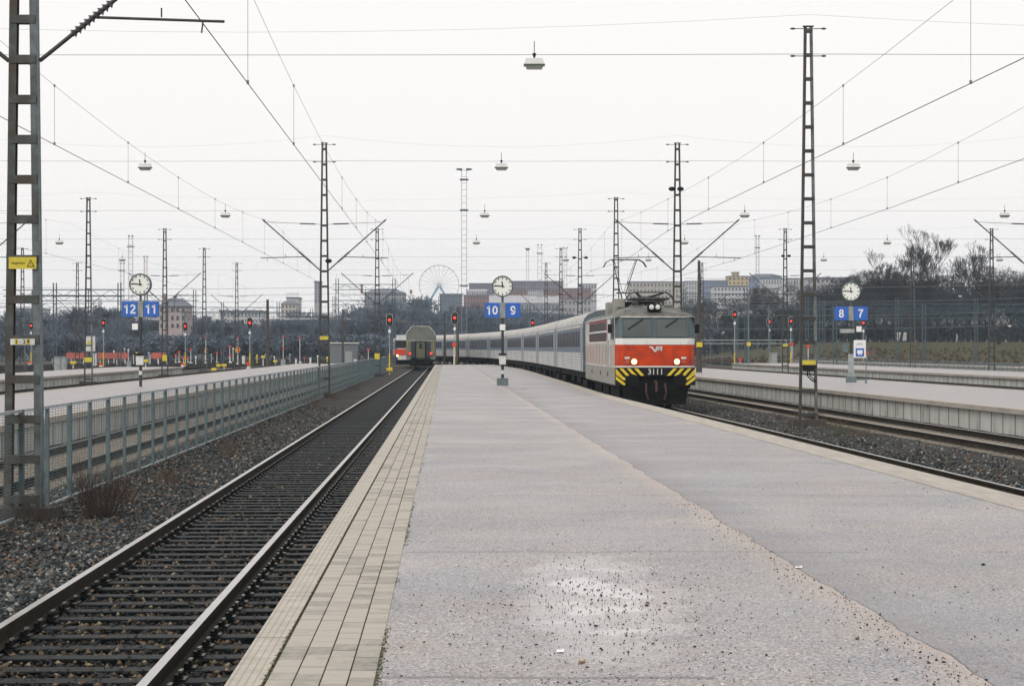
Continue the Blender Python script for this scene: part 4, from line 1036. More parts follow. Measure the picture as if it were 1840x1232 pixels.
M['halo'] = emis('marker_lit', (1, .72, .35), 2.5)
M['glass_lamp'] = mat('lamp_glass_off', (.62, .64, .62), .2, var=.1)
M['ddgrey'] = mat('double_deck_green_grey', (.14, .155, .13), .65, var=.15, dirt=(.09, .095, .08), dirt_amt=.4, dirt_scale=.8)
M['dddark'] = mat('double_deck_dark_end', (.02, .033, .037), .6, var=.3)
nosef()

def locomotive():
    hd = math.atan((X9(96.5)-X9(78))/18.5)
    t = empty('locomotive', (5.36, 78, RAIL_Z), 'red and white electric locomotive numbered 3111 with lit headlights', 'locomotive', rz=-hd)
    W = 1.49
    def yf(x, z):                                    # front face: rounded corners, raked windscreen
        r = abs(x)/W
        y = .22*max(0, (r-.80)/.20)**2
        if z > 2.62: y += (z-2.62)*.30
        if z < 1.55: y += .03
        return y
    def patch(name, z0, z1, xa, xb, m, off=0, nx=24, nz=4, parent=t):
        b = MB(); xs_ = frange(xa, xb, nx); zs_ = frange(z0, z1, nz)
        vs = [(x, yf(x, z)-off, z) for z in zs_ for x in xs_]
        b.raw(vs, [(j*nx+i, j*nx+i+1, (j+1)*nx+i+1, (j+1)*nx+i) for j in range(nz-1) for i in range(nx-1)], False)
        return b.build(name, m, parent)
    # front bands
    patch('front_red_panel', 1.60, 2.395, -W, W, M['loco_red'])
    patch('front_white_band', 2.395, 2.63, -W, W, M['loco_white'], .006)
    patch('front_white_line', 1.53, 1.60, -W, W, M['loco_white'], .008)
    patch('windscreen_surround', 2.63, 3.42, -W, W, M['loco_frame'])
    for a, c in ((-1.20, -.16), (.05, 1.18)):
        patch('windscreen', 2.70, 3.36, a, c, M['screen'], .012, 10)
        b = MB(); xs_ = (a-.03, c+.03)
        for x in xs_: b.bar((x, yf(x, 2.68)-.02, 2.68), (x, yf(x, 3.38)-.02, 3.38), .035)
        for z in (2.69, 3.37): b.bar((a-.03, yf((a+c)/2, z)-.02, z), (c+.03, yf((a+c)/2, z)-.02, z), .03)
        b.build('window_frame', M['loco_frame'], t)
    for a, q in (((-.45, 3.36), (-1.02, 2.98)), ((.85, 3.36), (.38, 3.06))):
        b = MB(); b.bar((a[0], yf(*a)-.05, a[1]), (q[0], yf(*q)-.06, q[1]), .028); b.build('wiper', M['black'], t)
    b = MB(); b.ell((-1.06, .16, 3.07), (.07, .03, .07), 10, 6); b.build('cab_lamp', M['halo'], t)
    # hazard apron
    def zap(x): return .88 if abs(x) > 1.12 else 1.23
    b = MB(); b.prism([(-W, .88), (-1.12, .88), (-1.0, 1.23), (1.0, 1.23), (1.12, .88), (W, .88), (W, 1.53), (-W, 1.53)], 'y', -.03, .06); ap = b.build('apron', M['black'], t)
    b = MB()
    def stripe(poly): b.prism(poly, 'y', -.038, -.028)
    for s in (-1, 1):
        for k in range(4):                            # upper row leans outwards to the top
            x0 = .42+k*.275
            if x0 + .10 > W: continue
            lo, hi = 1.24, 1.51; dx = .25
            wd = .135; pts = [(x0, lo), (x0+wd, lo), (min(x0+wd+dx, W), hi if x0+wd+dx <= W else lo+(W-x0-wd)/dx*(hi-lo)), (min(x0+dx, W), hi if x0+dx <= W else lo+(W-x0)/dx*(hi-lo))]
            pts = [(s*p[0], p[1]) for p in pts]; stripe(pts if s > 0 else pts[::-1])
        for k in range(2):
            z0 = .885+k*.19
            pts = [(1.13, z0), (1.20, z0), (W, z0+.21), (W, z0+.335), (1.13, z0+.065)]
            pts = [(s*p[0], p[1]) for p in pts]; stripe(pts if s > 0 else pts[::-1])
    b.build('hazard_stripes', M['yellow'], ap)
    text_mesh('3111', .30, .004, M['offwhite'], 'number', ap, (0, -.046, 1.375), bold=.002)
    # logo: winged V and an R, slanted
    b = MB(); L = lambda *p: b.prism([(x*.92, z) for x, z in p], 'y', -.02, -.004)
    L((-.28, 2.33), (-.13, 2.33), (-.03, 2.20), (.00, 2.12), (-.05, 2.12), (-.12, 2.22), (-.21, 2.28))
    L((-.03, 2.12), (.03, 2.12), (.10, 2.33), (.04, 2.33), (-.01, 2.21))
    L((.07, 2.17), (.12, 2.17), (.17, 2.33), (.11, 2.33)); L((.13, 2.28), (.27, 2.28), (.28, 2.33), (.14, 2.33)); L((.23, 2.24), (.28, 2.24), (.285, 2.30), (.235, 2.30)); L((.11, 2.215), (.27, 2.215), (.275, 2.255), (.12, 2.255)); L((.19, 2.22), (.24, 2.22), (.28, 2.16), (.22, 2.16))
    b.build('emblem', M['offwhite'], t)
    for s in (-1, 1):
        b = MB(); b.tube((s*.80, .02, 1.76), (s*.80, -.055, 1.76), .14, .13, n=18); hl = b.build('headlight', M['maroon'], t)
        b = MB(); b.ell((s*.80, -.058, 1.76), (.110, .03, .110), 16, 8); b.build('lens', M['headlight'], hl)
        b = MB(); b.ell((s*.80, -.075, 1.76), (.075, .03, .075), 14, 7); b.build('bulb', M['bulb'], hl)
        b = MB(); b.tube((s*1.06, .02, 1.755), (s*1.06, -.04, 1.755), .075, n=12); b.build('marker_lamp', M['faded_red'], t)
        b = MB(); b.box((s*1.06, yf(1.06, 1.89)-.01, 1.90), (.19, .03, .075)); b.build('plate', M['offwhite'], t)
    # body shell sides, roof with cant
    L0, L1 = .12, 18.1
    def side(z0, z1, m, name, a=L0, c=L1, off=0):
        b = MB()
        for s in (-1, 1):
            x = s*(W+off); pts = [(x, a+.22, z0), (x, c, z0), (x, c, z1), (x, a+.22, z1)]; b.face(pts if s > 0 else pts[::-1])
        return b.build(name, m, t)
    side(.88, 1.53, M['loco_skirt'], 'skirt'); side(1.53, 1.60, M['loco_cream'], 'white_line')
    side(1.60, 2.395, M['loco_pink'], 'lower_side'); side(2.395, 3.42, M['loco_cream'], 'upper_side')
    prof = [(-W, 3.42), (-1.43, 3.53), (-1.25, 3.63), (-.8, 3.69), (0, 3.72), (.8, 3.69), (1.25, 3.63), (1.43, 3.53), (W, 3.42)]
    b = MB(); vs = []; ysr = [.24, .30, .42, .8, 1.4, 17.6, 18.0, 18.1]; sh = [0, .35, .65, .93, 1, 1, .9, .6]
    for y, k in zip(ysr, sh):
        for x, z in prof: vs.append((x*(1 if k > .5 else .998), y+(.0), 3.42+(z-3.42)*k))
    n = len(prof); b.raw(vs, [(j*n+i, j*n+i+1, (j+1)*n+i+1, (j+1)*n+i) for j in range(len(ysr)-1) for i in range(n-1)], True)
    b.build('roof', M['loco_roof'], t)
    b = MB(); b.path([(x*1.0, yf(x, 3.40)-.015, 3.425) for x in frange(-W, W, 12)], .03, 6); b.path([(-W-.01, .5, 3.43), (-W-.01, 18, 3.43)], .03, 6); b.path([(W+.01, .5, 3.43), (W+.01, 18, 3.43)], .03, 6); b.build('rain_gutter', M['loco_cream'], t)
    b = MB(); b.face([(-W, 18.1, .88), (-W, 18.1, 3.42), (-1.25, 18.1, 3.55), (0, 18.1, 3.6), (1.25, 18.1, 3.55), (W, 18.1, 3.42), (W, 18.1, .88)]); b.build('rear_wall', M['loco_frame'], t)
    b = MB()
    for s in (-1, 1):
        x = s*W
        vs = [(x, .22+.30*max(0, z-2.62), z) for z in (.88, 2.62, 3.42)] + [(x, .36, z) for z in (3.42, 2.62, .88)]
    # side details on both flanks
    for s in (-1, 1):
        x = s*(W+.006)
        b = MB(); b.box((x, 1.55, 3.02), (.02, 1.5, .72)); sw_ = b.build('side_window', M['glass_dark'], t)
        b = MB(); b.box((x, 1.55, 3.40), (.05, 1.6, .05)); b.box((x, 1.55, 2.64), (.05, 1.6, .05)); b.build('window_frame', M['loco_frame'], sw_)
        b = MB(); b.box((x, 3.2, 2.5), (.03, .75, 1.75)); dr = b.build('door', M['loco_white'], t)
        b = MB(); b.box((x+s*.03, 2.95, 2.2), (.03, .04, .3)); b.build('handle', M['galv_light'], dr)
        for q in (2.72, 3.70): b = MB(); b.tube((x+s*.06, q, 1.5), (x+s*.06, q, 2.6), .018, n=6); b.build('handrail', M['galv_light'], t)
        b = MB(); b.box((x, 9.9, 2.94), (.02, 10.6, .92)); b.build('grille_frame', M['maroon'], t)
        for k in range(8):
            for zz in (3.13, 2.72):
                b = MB(); b.box((x+s*.008, 5.35+k*1.30, zz), (.02, 1.06, .34)); b.build('grille', M['glass_dark'], t)
        b = MB(); b.box((x, 9.9, 2.925), (.035, 10.7, .06)); b.box((x, 9.9, 2.50), (.03, 10.7, .05)); b.build('side_rail', M['loco_white'], t)
        for k in range(7): b = MB(); b.box((x, 5+k*1.9, 2.0), (.012, .05, .8)); b.build('seam', M['loco_skirt'], t)
        for yy in (4, 8.2, 13.5): b = MB(); b.box((x, yy, 1.25), (.015, .30, .16)); b.build('step_recess', M['under'], t)
        b = MB(); b.box((s*(W+.16), .75, 3.0), (.16, .06, .34)); b.tube((s*W, .85, 3.1), (s*(W+.16), .78, 3.1), .015, n=5); b.build('mirror', M['black'], t)
    b = MB()
    # roof lamps
    b = MB(); b.box((0, .52, 3.80), (.52, .40, .26)); b.tube((0, .8, 3.66), (0, .8, 3.8), .12, n=8); rb = b.build('roof_lamp_box', M['black'], t, bevel=.03)
    for s in (-1, 1):
        b = MB(); b.tube((s*.118, .36, 3.80), (s*.118, .29, 3.80), .105, .110, n=16); b.build('ring', M['black'], rb)
        b = MB(); b.ell((s*.118, .285, 3.80), (.095, .025, .095), 14, 7); b.build('roof_lamp', M['glass_lamp'], rb)
    # roof equipment
    def rbx(name, x, y, z, w_, l, h, m, bev=.03): b = MB(); b.box((x, y, z+h/2), (w_, l, h)); return b.build(name, m, t, bevel=bev)
    rbx('roof_hatch', 0, 8.2, 3.68, 2.1, 5.5, .25, M['loco_roof']); rbx('roof_hatch', 0, 11.8, 3.68, 1.5, 1.4, .42, M['loco_roof'])
    rbx('roof_duct', -.9, 6.2, 3.62, .42, 1.5, .62, M['loco_skirt']); rbx('roof_duct', -1.05, 8.6, 3.60, .34, 1.2, .55, M['loco_skirt']); rbx('roof_duct', .95, 7.0, 3.62, .4, 2.0, .35, M['loco_roof'])
    rbx('resistor_box', .15, 9.4, 3.93, 1.3, 2.2, .22, M['under']); rbx('breaker_box', -.25, 5.9, 3.7, .9, 1.1, .42, M['under']); rbx('horn_box', .62, 1.4, 3.68, .36, .5, .22, M['loco_roof']); rbx('horn_box', -.60, 1.5, 3.68, .5, .7, .20, M['loco_roof'])
    for k, (x, y) in enumerate(((-.5, 2.1), (.5, 2.1), (-.5, 4.0), (.5, 4.0), (0, 5.2), (-.35, 9.6), (.35, 9.6), (-.5, 13.3), (.5, 13.3), (-.5, 15.2), (.5, 15.2))):
        b = MB(); insul(b, (x, y, 3.68), (x, y, 4.02), 4, .04, .085); b.build('insulator', M['insul_red'] if k % 2 else M['insul'], t)
    b = MB(); b.path([(-.5, 2.1, 4.03), (0, 3, 4.1), (.3, 5.2, 4.12), (.35, 9.6, 4.05), (.5, 13.3, 4.05)], .022, 6); b.path([(-.35, 9.6, 4.05), (-.7, 7.5, 4.2), (-.6, 5.3, 4.1)], .018, 6); b.build('busbar', M['steel_dark'], t)
    b = MB(); vs = []; ysr2 = [.75, .95, 1.4, 3.2, 5.6, 6.0]; hh = [0, .13, .22, .24, .22, .02]
    for y_, k in zip(ysr2, hh):
        for q in range(9): a = math.pi*q/8; vs.append((1.12*math.cos(a), y_, 3.64+k*math.sin(a)**.5+.02*math.sin(a)))
    b.raw(vs, [(j*9+i+1, j*9+i, (j+1)*9+i, (j+1)*9+i+1) for j in range(5) for i in range(8)], True); b.build('roof_fairing', M['loco_roof'], t)
    for s in (-1, 1):
        b = MB(); b.path([(s*1.38, yf(1.38, 1.7)-.05, 1.62), (s*1.38, yf(1.38, 2.0)-.07, 2.3)], .009, 5); b.build('corner_handrail', M['galv'], t)
    for z_ in (2.39, 1.99):
        b = MB(); b.bar((-1.2, -.004, z_), (1.2, -.004, z_), .010); b.build('panel_seam', M['maroon'], t)
    def panto(y, up):
        b = MB()
        for s in (-1, 1): b.bar((s*.5, y-.95, 4.06), (s*.5, y+.95, 4.06), .075)
        for q in (-.95, .95): b.bar((-.5, y+q, 4.06), (.5, y+q, 4.06), .05)
        fr = b.build('pantograph', M['steel_dark'], t)
        if not up:
            for q in (-.7, .7): b = MB(); b.tube((-.75, y+q, 4.16), (.75, y+q, 4.16), .05, n=8); b.build('cross_tube', M['steel_dark'], fr)
            b = MB(); b.box((0, y-.2, 4.12), (.8, .7, .22)); b.build('drive_box', M['under'], fr)
        zt = 6.13 if up else 4.38; yk = y+(.95 if up else 1.5); zk = 4.72 if up else 4.25; yt = y+(.0 if up else -.6)
        b = MB(); b.tube((-.12, y-.8 if up else y-.9, 4.1), (-.10, yk, zk), .035, n=6); b.tube((.12, y-.8 if up else y-.9, 4.1), (.10, yk, zk), .03, n=6); b.tube((-.3, yk, zk), (.3, yk, zk), .035, n=6); b.build('lower_arm', M['steel_dark'], fr)
        b = MB()
        for s in (-1, 1):
            b.tube((s*.12, yk, zk), (s*.52, yt, zt), .022 if up else .04, n=6); b.tube((s*.02, yk-.02, zk+.02), (s*.46, yt, zt), .012, n=5)
        if up: b.tube((-.3, y+.55, 5.1), (.3, y+.55, 5.1), .015, n=5)
        b.build('upper_arm', M['steel_dark'], fr)
        b = MB()
        for q in (-.16, .16):
            b.path([(-.95, yt+q, zt-.30), (-.82, yt+q, zt-.08), (-.62, yt+q, zt+.03), (.62, yt+q, zt+.03), (.82, yt+q, zt-.08), (.95, yt+q, zt-.30)], .022, 6)
        b.tube((-.52, yt-.18, zt), (-.52, yt+.18, zt), .03, n=6); b.tube((.52, yt-.18, zt), (.52, yt+.18, zt), .03, n=6); b.build('collector_head', M['steel_dark'], fr)
    panto(3.0, False); panto(14.2, True)
    # underframe
    b = MB(); b.box((0, 9.2, .92), (2.7, 17.6, .30)); b.build('underframe', M['under'], t)
    b = MB(); b.box((0, .35, .95), (2.3, .5, .55)); b.build('buffer_beam', M['under'], t)
    for s in (-1, 1):
        b = MB(); b.tube((s*.89, .15, 1.06), (s*.89, -.38, 1.06), .10, n=12); b.tube((s*.89, -.38, 1.06), (s*.89, -.43, 1.06), .24, .23, n=18); b.build('buffer', M['under'], t)
    b = MB(); b.tube((0, .1, 1.0), (0, -.35, 1.0), .06, n=8); b.tube((0, -.35, 1.02), (0, -.42, .66), .05, n=8); b.build('coupling', M['under_red'], t)
    for s in (-1, 1): b = MB(); b.path([(s*.35, -.05, .95), (s*.38, -.3, .6), (s*.30, -.28, .35)], .035); b.build('brake_hose', M['under_red'], t)
    b = MB(); b.prism([(-1.25, .80), (1.25, .80), (1.12, .16), (-1.12, .16)], 'y', .02, .12); b.build('snow_plough', M['under'], t)
    for yb_ in (4.2, 14.0):
        b = MB(); b.box((0, yb_, .62), (2.35, 4.3, .32)); b.box((-1.12, yb_, .60), (.14, 4.5, .42)); b.box((1.12, yb_, .60), (.14, 4.5, .42))
        for q in (-.9, .9): b.tube((-1.2, yb_+q, .72), (-1.2, yb_+q, 1.0), .12, n=8); b.tube((1.2, yb_+q, .72), (1.2, yb_+q, 1.0), .12, n=8)
        bg = b.build('bogie', M['under'], t)
        for q in (-1.45, 1.45):
            for s in (-1, 1):
                b = MB(); b.tube((s*.73, yb_+q, .60), (s*.86, yb_+q, .60), .60, n=24); b.tube((s*.70, yb_+q, .60), (s*.74, yb_+q, .60), .64, n=24); b.build('wheel', M['wheel'], bg)
    b = MB(); b.box((0, 9.1, .55), (2.4, 3.2, .6)); b.build('equipment_box', M['under'], t)
    return t
M['maroon'] = mat('dull_maroon', (.23, .045, .04), .6, var=.2); M['insul_red'] = mat('red_insulator', (.09, .035, .03), .35); M['under_red'] = mat('coupling_rust', (.06, .022, .018), .7); M['wheel'] = mat('wheel_steel', (.05, .048, .046), .5, .4)
locomotive()

def coach():
    t = empty('passenger_coach', (0, 0, 0), None, 'railway coach')
    W, Ln = 1.56, 25.9
    def sides(name, z0, z1, m, off=0, ribs=0):
        b = MB()
        for s in (-1, 1):
            if ribs:
                h = (z1-z0)/ribs
                for k in range(ribs):
                    a, c = z0+k*h, z0+(k+1)*h
                    prof = [(W-.012, a), (W+.012, a+h*.3), (W+.012, a+h*.7), (W-.012, c)]
                    for (x0, y0), (x1, y1) in zip(prof[:-1], prof[1:]):
                        q = [(s*x0, 0, y0), (s*x0, Ln, y0), (s*x1, Ln, y1), (s*x1, 0, y1)]; b.face(q if s > 0 else q[::-1])
            else:
                x = s*(W+off); q = [(x, 0, z0), (x, Ln, z0), (x, Ln, z1), (x, 0, z1)]; b.face(q if s > 0 else q[::-1])
        return b.build(name, m, t)
    sides('lower_side', 1.16, 2.05, M['silver'], ribs=7); sides('window_band', 2.05, 3.20, M['coach_blue'], .004); sides('upper_side', 3.20, 3.48, M['silver'], ribs=2)
    prof = [(W, 3.48), (1.50, 3.66), (1.32, 3.84), (1.0, 3.97), (.5, 4.05), (0, 4.08)]; prof = prof + [(-x, z) for x, z in prof[::-1][1:]]
    b = MB(); n = len(prof); vs = [(x, y, z) for y in (0, Ln) for x, z in prof]; b.raw(vs, [(i+1, i, n+i, n+i+1) for i in range(n-1)], True); b.build('roof', M['coach_roof'], t)
    b = MB()
    for y, d in ((0, -1), (Ln, 1)):
        poly = [(x, y, z) for x, z in prof] + [(-W, y, 1.16), (W, y, 1.16)]; b.face(poly if d > 0 else poly[::-1])
    b.build('end_wall', M['coach_end'], t)
    b = MB(); b.span(-.62, .62, Ln, Ln+.42, 1.3, 3.5); b.build('gangway', M['under'], t)
    b = MB(); b.box((0, Ln/2, 1.0), (2.5, Ln-.6, .34)); b.box((0, Ln/2-3, .72), (2.3, 3, .5)); b.box((0, Ln/2+3.4, .74), (2.2, 2.4, .44)); b.build('underframe', M['under'], t)
    for yb_ in (3.6, Ln-3.6):
        b = MB(); b.box((0, yb_, .58), (2.5, 3.4, .30)); bg = b.build('bogie', M['under'], t)
        for q in (-1.25, 1.25):
            b = MB(); b.tube((-.86, yb_+q, .46), (-.72, yb_+q, .46), .46, n=18); b.tube((.72, yb_+q, .46), (.86, yb_+q, .46), .46, n=18); b.tube((-.8, yb_+q, .46), (.8, yb_+q, .46), .08, n=8); b.build('wheelset', M['wheel'], bg)
    for s in (-1, 1):
        x = s*(W+.012)
        for k in range(11):
            y = 3.4+k*1.91
            b = MB(); b.box((x, y, 2.70), (.02, 1.18, .74)); wn_ = b.build('window', M['glass_dark'], t)
        for y in (1.1, Ln-1.1):
            b = MB(); b.box((x, y, 2.28), (.03, .85, 2.1)); b.build('door', M['coach_door'], t)
            b = MB(); b.box((x, y-.55, 2.28), (.035, .04, 2.2)); b.build('handrail', M['galv_light'], t)
    return t
M['coach_end'] = mat('coach_end', (.10, .13, .15), .6, var=.2); M['coach_door'] = mat('coach_door', (.22, .25, .28), .5, var=.1)
# place the coaches nose to tail along the curve
y = 97.1; co = None; CL = ['first coach, coupled directly behind the locomotive', 'second coach behind the locomotive', 'third coach behind the locomotive', 'fourth coach, just right of the 10 and 9 clock', 'fifth coach, where the train starts to bend left', 'sixth coach, seen behind the 10 and 9 clock post',
      'seventh coach, left of the 10 and 9 clock', 'eighth coach, behind the signal at the platform end', 'last visible one, mostly behind the green-grey train']
for k, lb in enumerate(CL):
    y1 = y
    while math.hypot(y1-y, X9(y1)-X9(y)) < 26.3: y1 += .05
    a = math.atan2(-(X9(y1)-X9(y)), y1-y); loc = (X9(y), y, RAIL_Z)
    lbl = 'silver and blue corrugated railway coach, ' + lb
    if co is None: co = coach(); co.location = loc; co.rotation_euler = (0, 0, a); tag(co, lbl, 'railway coach', 'coaches of the long train')
    else: copy_tree(co, loc, a, lbl, group='coaches of the long train')
    y = y1

def double_decker():
    y0 = 232; t = empty('double_deck_coach', (XL(-2.85, y0), y0, RAIL_Z), 'rear of a green-grey double-deck coach with two red tail lights', 'railway coach', rz=math.atan(SL))
    W = 1.60; prof = [(W, 1.0), (W, 3.75), (1.50, 4.0), (.98, 4.62), (-.98, 4.62), (-1.50, 4.0), (-W, 3.75), (-W, 1.0)]
    b = MB(); b.prism([(x, z) for x, z in prof], 'y', .05, 26); b.build('body', M['ddgrey'], t)
    b = MB(); b.path([(W+.01, .03, 3.7), (1.5, .03, 4.02), (.98, .03, 4.65), (-.98, .03, 4.65), (-1.5, .03, 4.02), (-W-.01, .03, 3.7)], .05, 6); b.build('roof_edge', M['loco_cream'], t)
    b = MB(); b.box((0, .0, 2.05), (2.15, .08, 1.95)); b.build('end_panel', M['dddark'], t)
    b = MB(); b.box((0, -.06, 2.05), (.95, .06, 1.75)); d_ = b.build('door', M['dddoor'], t)
    b = MB(); b.box((0, -.1, 2.5), (.35, .02, .6)); b.build('window', M['glass_dark'], d_)
    b = MB(); b.path([(-.55, -.1, 1.1), (-.55, -.1, 3.0), (.55, -.1, 3.0), (.55, -.1, 1.1)], .06); b.build('gangway_frame', M['under'], t)
    b = MB(); b.box((0, 0, 3.08), (3.15, .04, .05)); b.build('rail_strip', M['loco_cream'], t)
    for s in (-1, 1):
        b = MB(); b.tube((s*1.17, 0, 1.65), (s*1.17, -.08, 1.65), .17, n=14); tl = b.build('tail_light', M['black'], t)
        b = MB(); b.ell((s*1.17, -.09, 1.65), (.14, .04, .14), 12, 6); b.build('lens', M['redlight'], tl)
        b = MB(); b.box((s*1.42, -.01, 2.4), (.10, .04, 1.4)); b.build('yellow_strip', M['yellow_dim'], t)
        b = MB(); b.tube((s*.85, 0, 1.0), (s*.85, -.5, 1.0), .1, n=10); b.tube((s*.85, -.5, 1.0), (s*.85, -.55, 1.0), .25, n=14); b.build('buffer', M['under'], t)
    b = MB(); b.box((0, 13, .8), (2.6, 25.6, .5)); b.build('underframe', M['under'], t)
    for yb_ in (2.4, 23.4):
        b = MB(); b.box((0, yb_, .5), (2.4, 3.2, .5)); b.build('bogie', M['under'], t)
M['dddoor'] = mat('double_deck_door', (.10, .10, .055), .6, var=.3); M['yellow_dim'] = mat('dim_yellow', (.30, .24, .05), .6)
double_decker()
# distant red and white commuter train
def commuter(px, y, label, hw=1.45, face=None):
    t = empty('commuter_train', (PX(px, y), y, RAIL_Z), label, 'train')
    b = MB(); b.prism([(-hw, .8), (hw, .8), (hw, 3.4), (1.1, 3.9), (-1.1, 3.9), (-hw, 3.4)], 'y', 0, 24); b.build('body', M['offwhite'], t)
    b = MB(); b.box((0, -.02, 2.75), (2.2, .06, .95)); b.build('windscreen', M['glass_dark'], t)
    b = MB(); b.box((0, -.03, 1.75), (2.6, .06, .75)); b.build('red_panel', M['red'], t)
    for s in (-1, 1): b = MB(); b.ell((s*.9, -.08, 1.3), (.14, .05, .14), 10, 6); b.build('headlight', M['halo'], t)
    b = MB(); b.box((0, 12, .5), (2.3, 22, .6)); b.build('underframe', M['under'], t)
    b = MB(); [b.span(s*(hw+.02)-.02, s*(hw+.02)+.02, 1, 23, 1.2, 2.0) for s in (-1, 1)]; b.build('stripe', M['red'], t)
commuter(664, 480, 'distant white commuter train with a red front beyond the grey hut')
commuter(727, 262, 'red and white railcar just left of the green-grey double-deck coach', .85)
# ------------------------------------------------------------------ bare trees
def grow(seed, h=14, depth=5, spread=.62, kids=(3, 4), rmin=.02, up=.35, trunk_r=.30, trunk_frac=.32):
    rd = random.Random(seed); segs = [[], []]
    def br(p, d, L, r, k):
        n = 2 if k < 3 else 1; q = p
        for i in range(n):
            dd = (d+Vector((rd.gauss(0, .13), rd.gauss(0, .13), rd.gauss(0, .08)+.05))).normalized()
            e = q+dd*(L/n); r2 = max(rmin, r*(.80 if n == 2 else .62)); segs[0 if k == 0 else 1].append((q, e, r, r2)); q, r, d = e, r2, dd
        if k >= depth: return
        m = rd.randint(*kids)
        for j in range(m):
            a = rd.uniform(0, 6.28); s = rd.uniform(.5, 1.15)*spread
            side = Vector((math.cos(a), math.sin(a), 0)); nd = (d*(1-s*.45)+side*s+Vector((0, 0, up*.5))).normalized()
            st = q if j < 2 else p.lerp(q, rd.uniform(.45, .95))
            br(st, nd, L*rd.uniform(.58, .80), r*rd.uniform(.55, .75), k+1)
    br(Vector((0, 0, -.3)), Vector((0, 0, 1)), h*trunk_frac, trunk_r, 0)
    return segs
def seg_arrays(segs, n=3):
    A = np.array([[*a, *b, r, s] for a, b, r, s in segs]); P, Q, r, s = A[:, :3], A[:, 3:6], A[:, 6], A[:, 7]
    D = Q-P; D /= np.linalg.norm(D, axis=1)[:, None]+1e-9
    ref = np.where(np.abs(D[:, 2:3]) < .9, np.array([[0, 0, 1.]]), np.array([[1., 0, 0]])); U = np.cross(D, ref); U /= np.linalg.norm(U, axis=1)[:, None]; W_ = np.cross(D, U)
    V = np.zeros((len(A), 2*n, 3))
    for k in range(n):
        a = 2*math.pi*k/n; o = U*math.cos(a)+W_*math.sin(a); V[:, k] = P+o*r[:, None]; V[:, n+k] = Q+o*s[:, None]
    F = np.array([(k, (k+1) % n, n+(k+1) % n, n+k) for k in range(n)]); F = F[None]+np.arange(len(A))[:, None, None]*2*n
    return V.reshape(-1, 3), F.reshape(-1, 4)
def tree_obj(seed, name='bare_tree', m1=None, m2=None, **kw):
    sg = grow(seed, **kw); t = empty(name, (0, 0, 0), None, 'tree')
    V, F = seg_arrays(sg[0], 6); fastmesh('trunk', V, F, None, m1 or M['brown'], parent=t, kind=None)
    V, F = seg_arrays(sg[1], 3); fastmesh('crown', V, F, None, m2 or M['twig'], parent=t, kind=None)
    return t
SP = [tree_obj(s, h=16, depth=7, kids=(2, 4), rmin=.020, trunk_r=.36, spread=.70, up=.22) for s in (1, 2, 5)] + [tree_obj(9, h=19, depth=7, kids=(2, 4), rmin=.02, spread=.48, up=.6, trunk_r=.30)]
GT = 'bare trees on the grass bank'
RT = [(1268, 395, .80, 0), (1290, 415, .85, 1), (1318, 385, .78, 2), (1345, 420, .9, 0), (1372, 400, .80, 1), (1398, 430, .95, 2), (1425, 395, .84, 0), (1462, 405, .85, 1), (1495, 390, .95, 2), (1516, 425, 1.0, 0), (1545, 395, .95, 1),
      (1572, 412, 1.0, 2), (1593, 372, .98, 0), (1617, 405, 1.05, 1), (1640, 395, 1.05, 2), (1657, 372, 1.12, 1), (1665, 410, 1.15, 3), (1690, 420, 1.05, 0), (1714, 388, 1.0, 2), (1738, 415, 1.08, 3), (1756, 376, 1.0, 0), (1782, 400, 1.0, 1), (1795, 365, 1.08, 2), (1818, 412, 1.1, 0), (1840, 385, 1.05, 1), (1872, 395, 1.1, 2), (1610, 430, 1.05, 3)]
WORD = ['directly right of the locomotive cab', 'behind the tapered timber pole', 'behind the nearest right-hand signal', 'behind the pale grey steel post', 'left of the pale cabinet', 'between the two middle signals', 'behind the narrow mast', 'just right of the big right mast', 'left of the 8 and 7 clock', 'exactly behind the 8 and 7 clock', 'right of the 8 and 7 clock',
        'two trees right of the clock', 'with its thick trunk left of the white van', 'behind the white van', 'left of the tallest crown', 'with a heavy dark trunk right of the mast', 'tallest and narrowest crown, above the heavy trunk', 'behind the lawn left of the two walkers', 'nearest the two walkers', 'narrow crown right of the two walkers', 'with a stout trunk right of the walkers', 'just left of the right lattice mast',
        'behind the right lattice mast', 'second from the right edge', 'at the very right edge', 'cut off by the right edge', 'slim crown behind the white van, farther back']
kinds = ['broad bare tree ', 'dense bare tree ', 'forked bare tree ', 'slender upright bare tree ']
firsts = set()
for (px, d, sc_, k), wd in zip(RT, WORD):
    x = PX(px, d); loc = (x, d, terrain(x, d)); lb = kinds[k]+wd
    if k not in firsts:
        firsts.add(k); o = SP[k]; o.location = loc; o.scale = (sc_,)*3; o.rotation_euler = (0, 0, px*.7); tag(o, lb, 'tree', GT)
    else: copy_tree(SP[k], loc, px*.7, lb, group=GT, scale=sc_*(.93 if px > 1590 else 1))
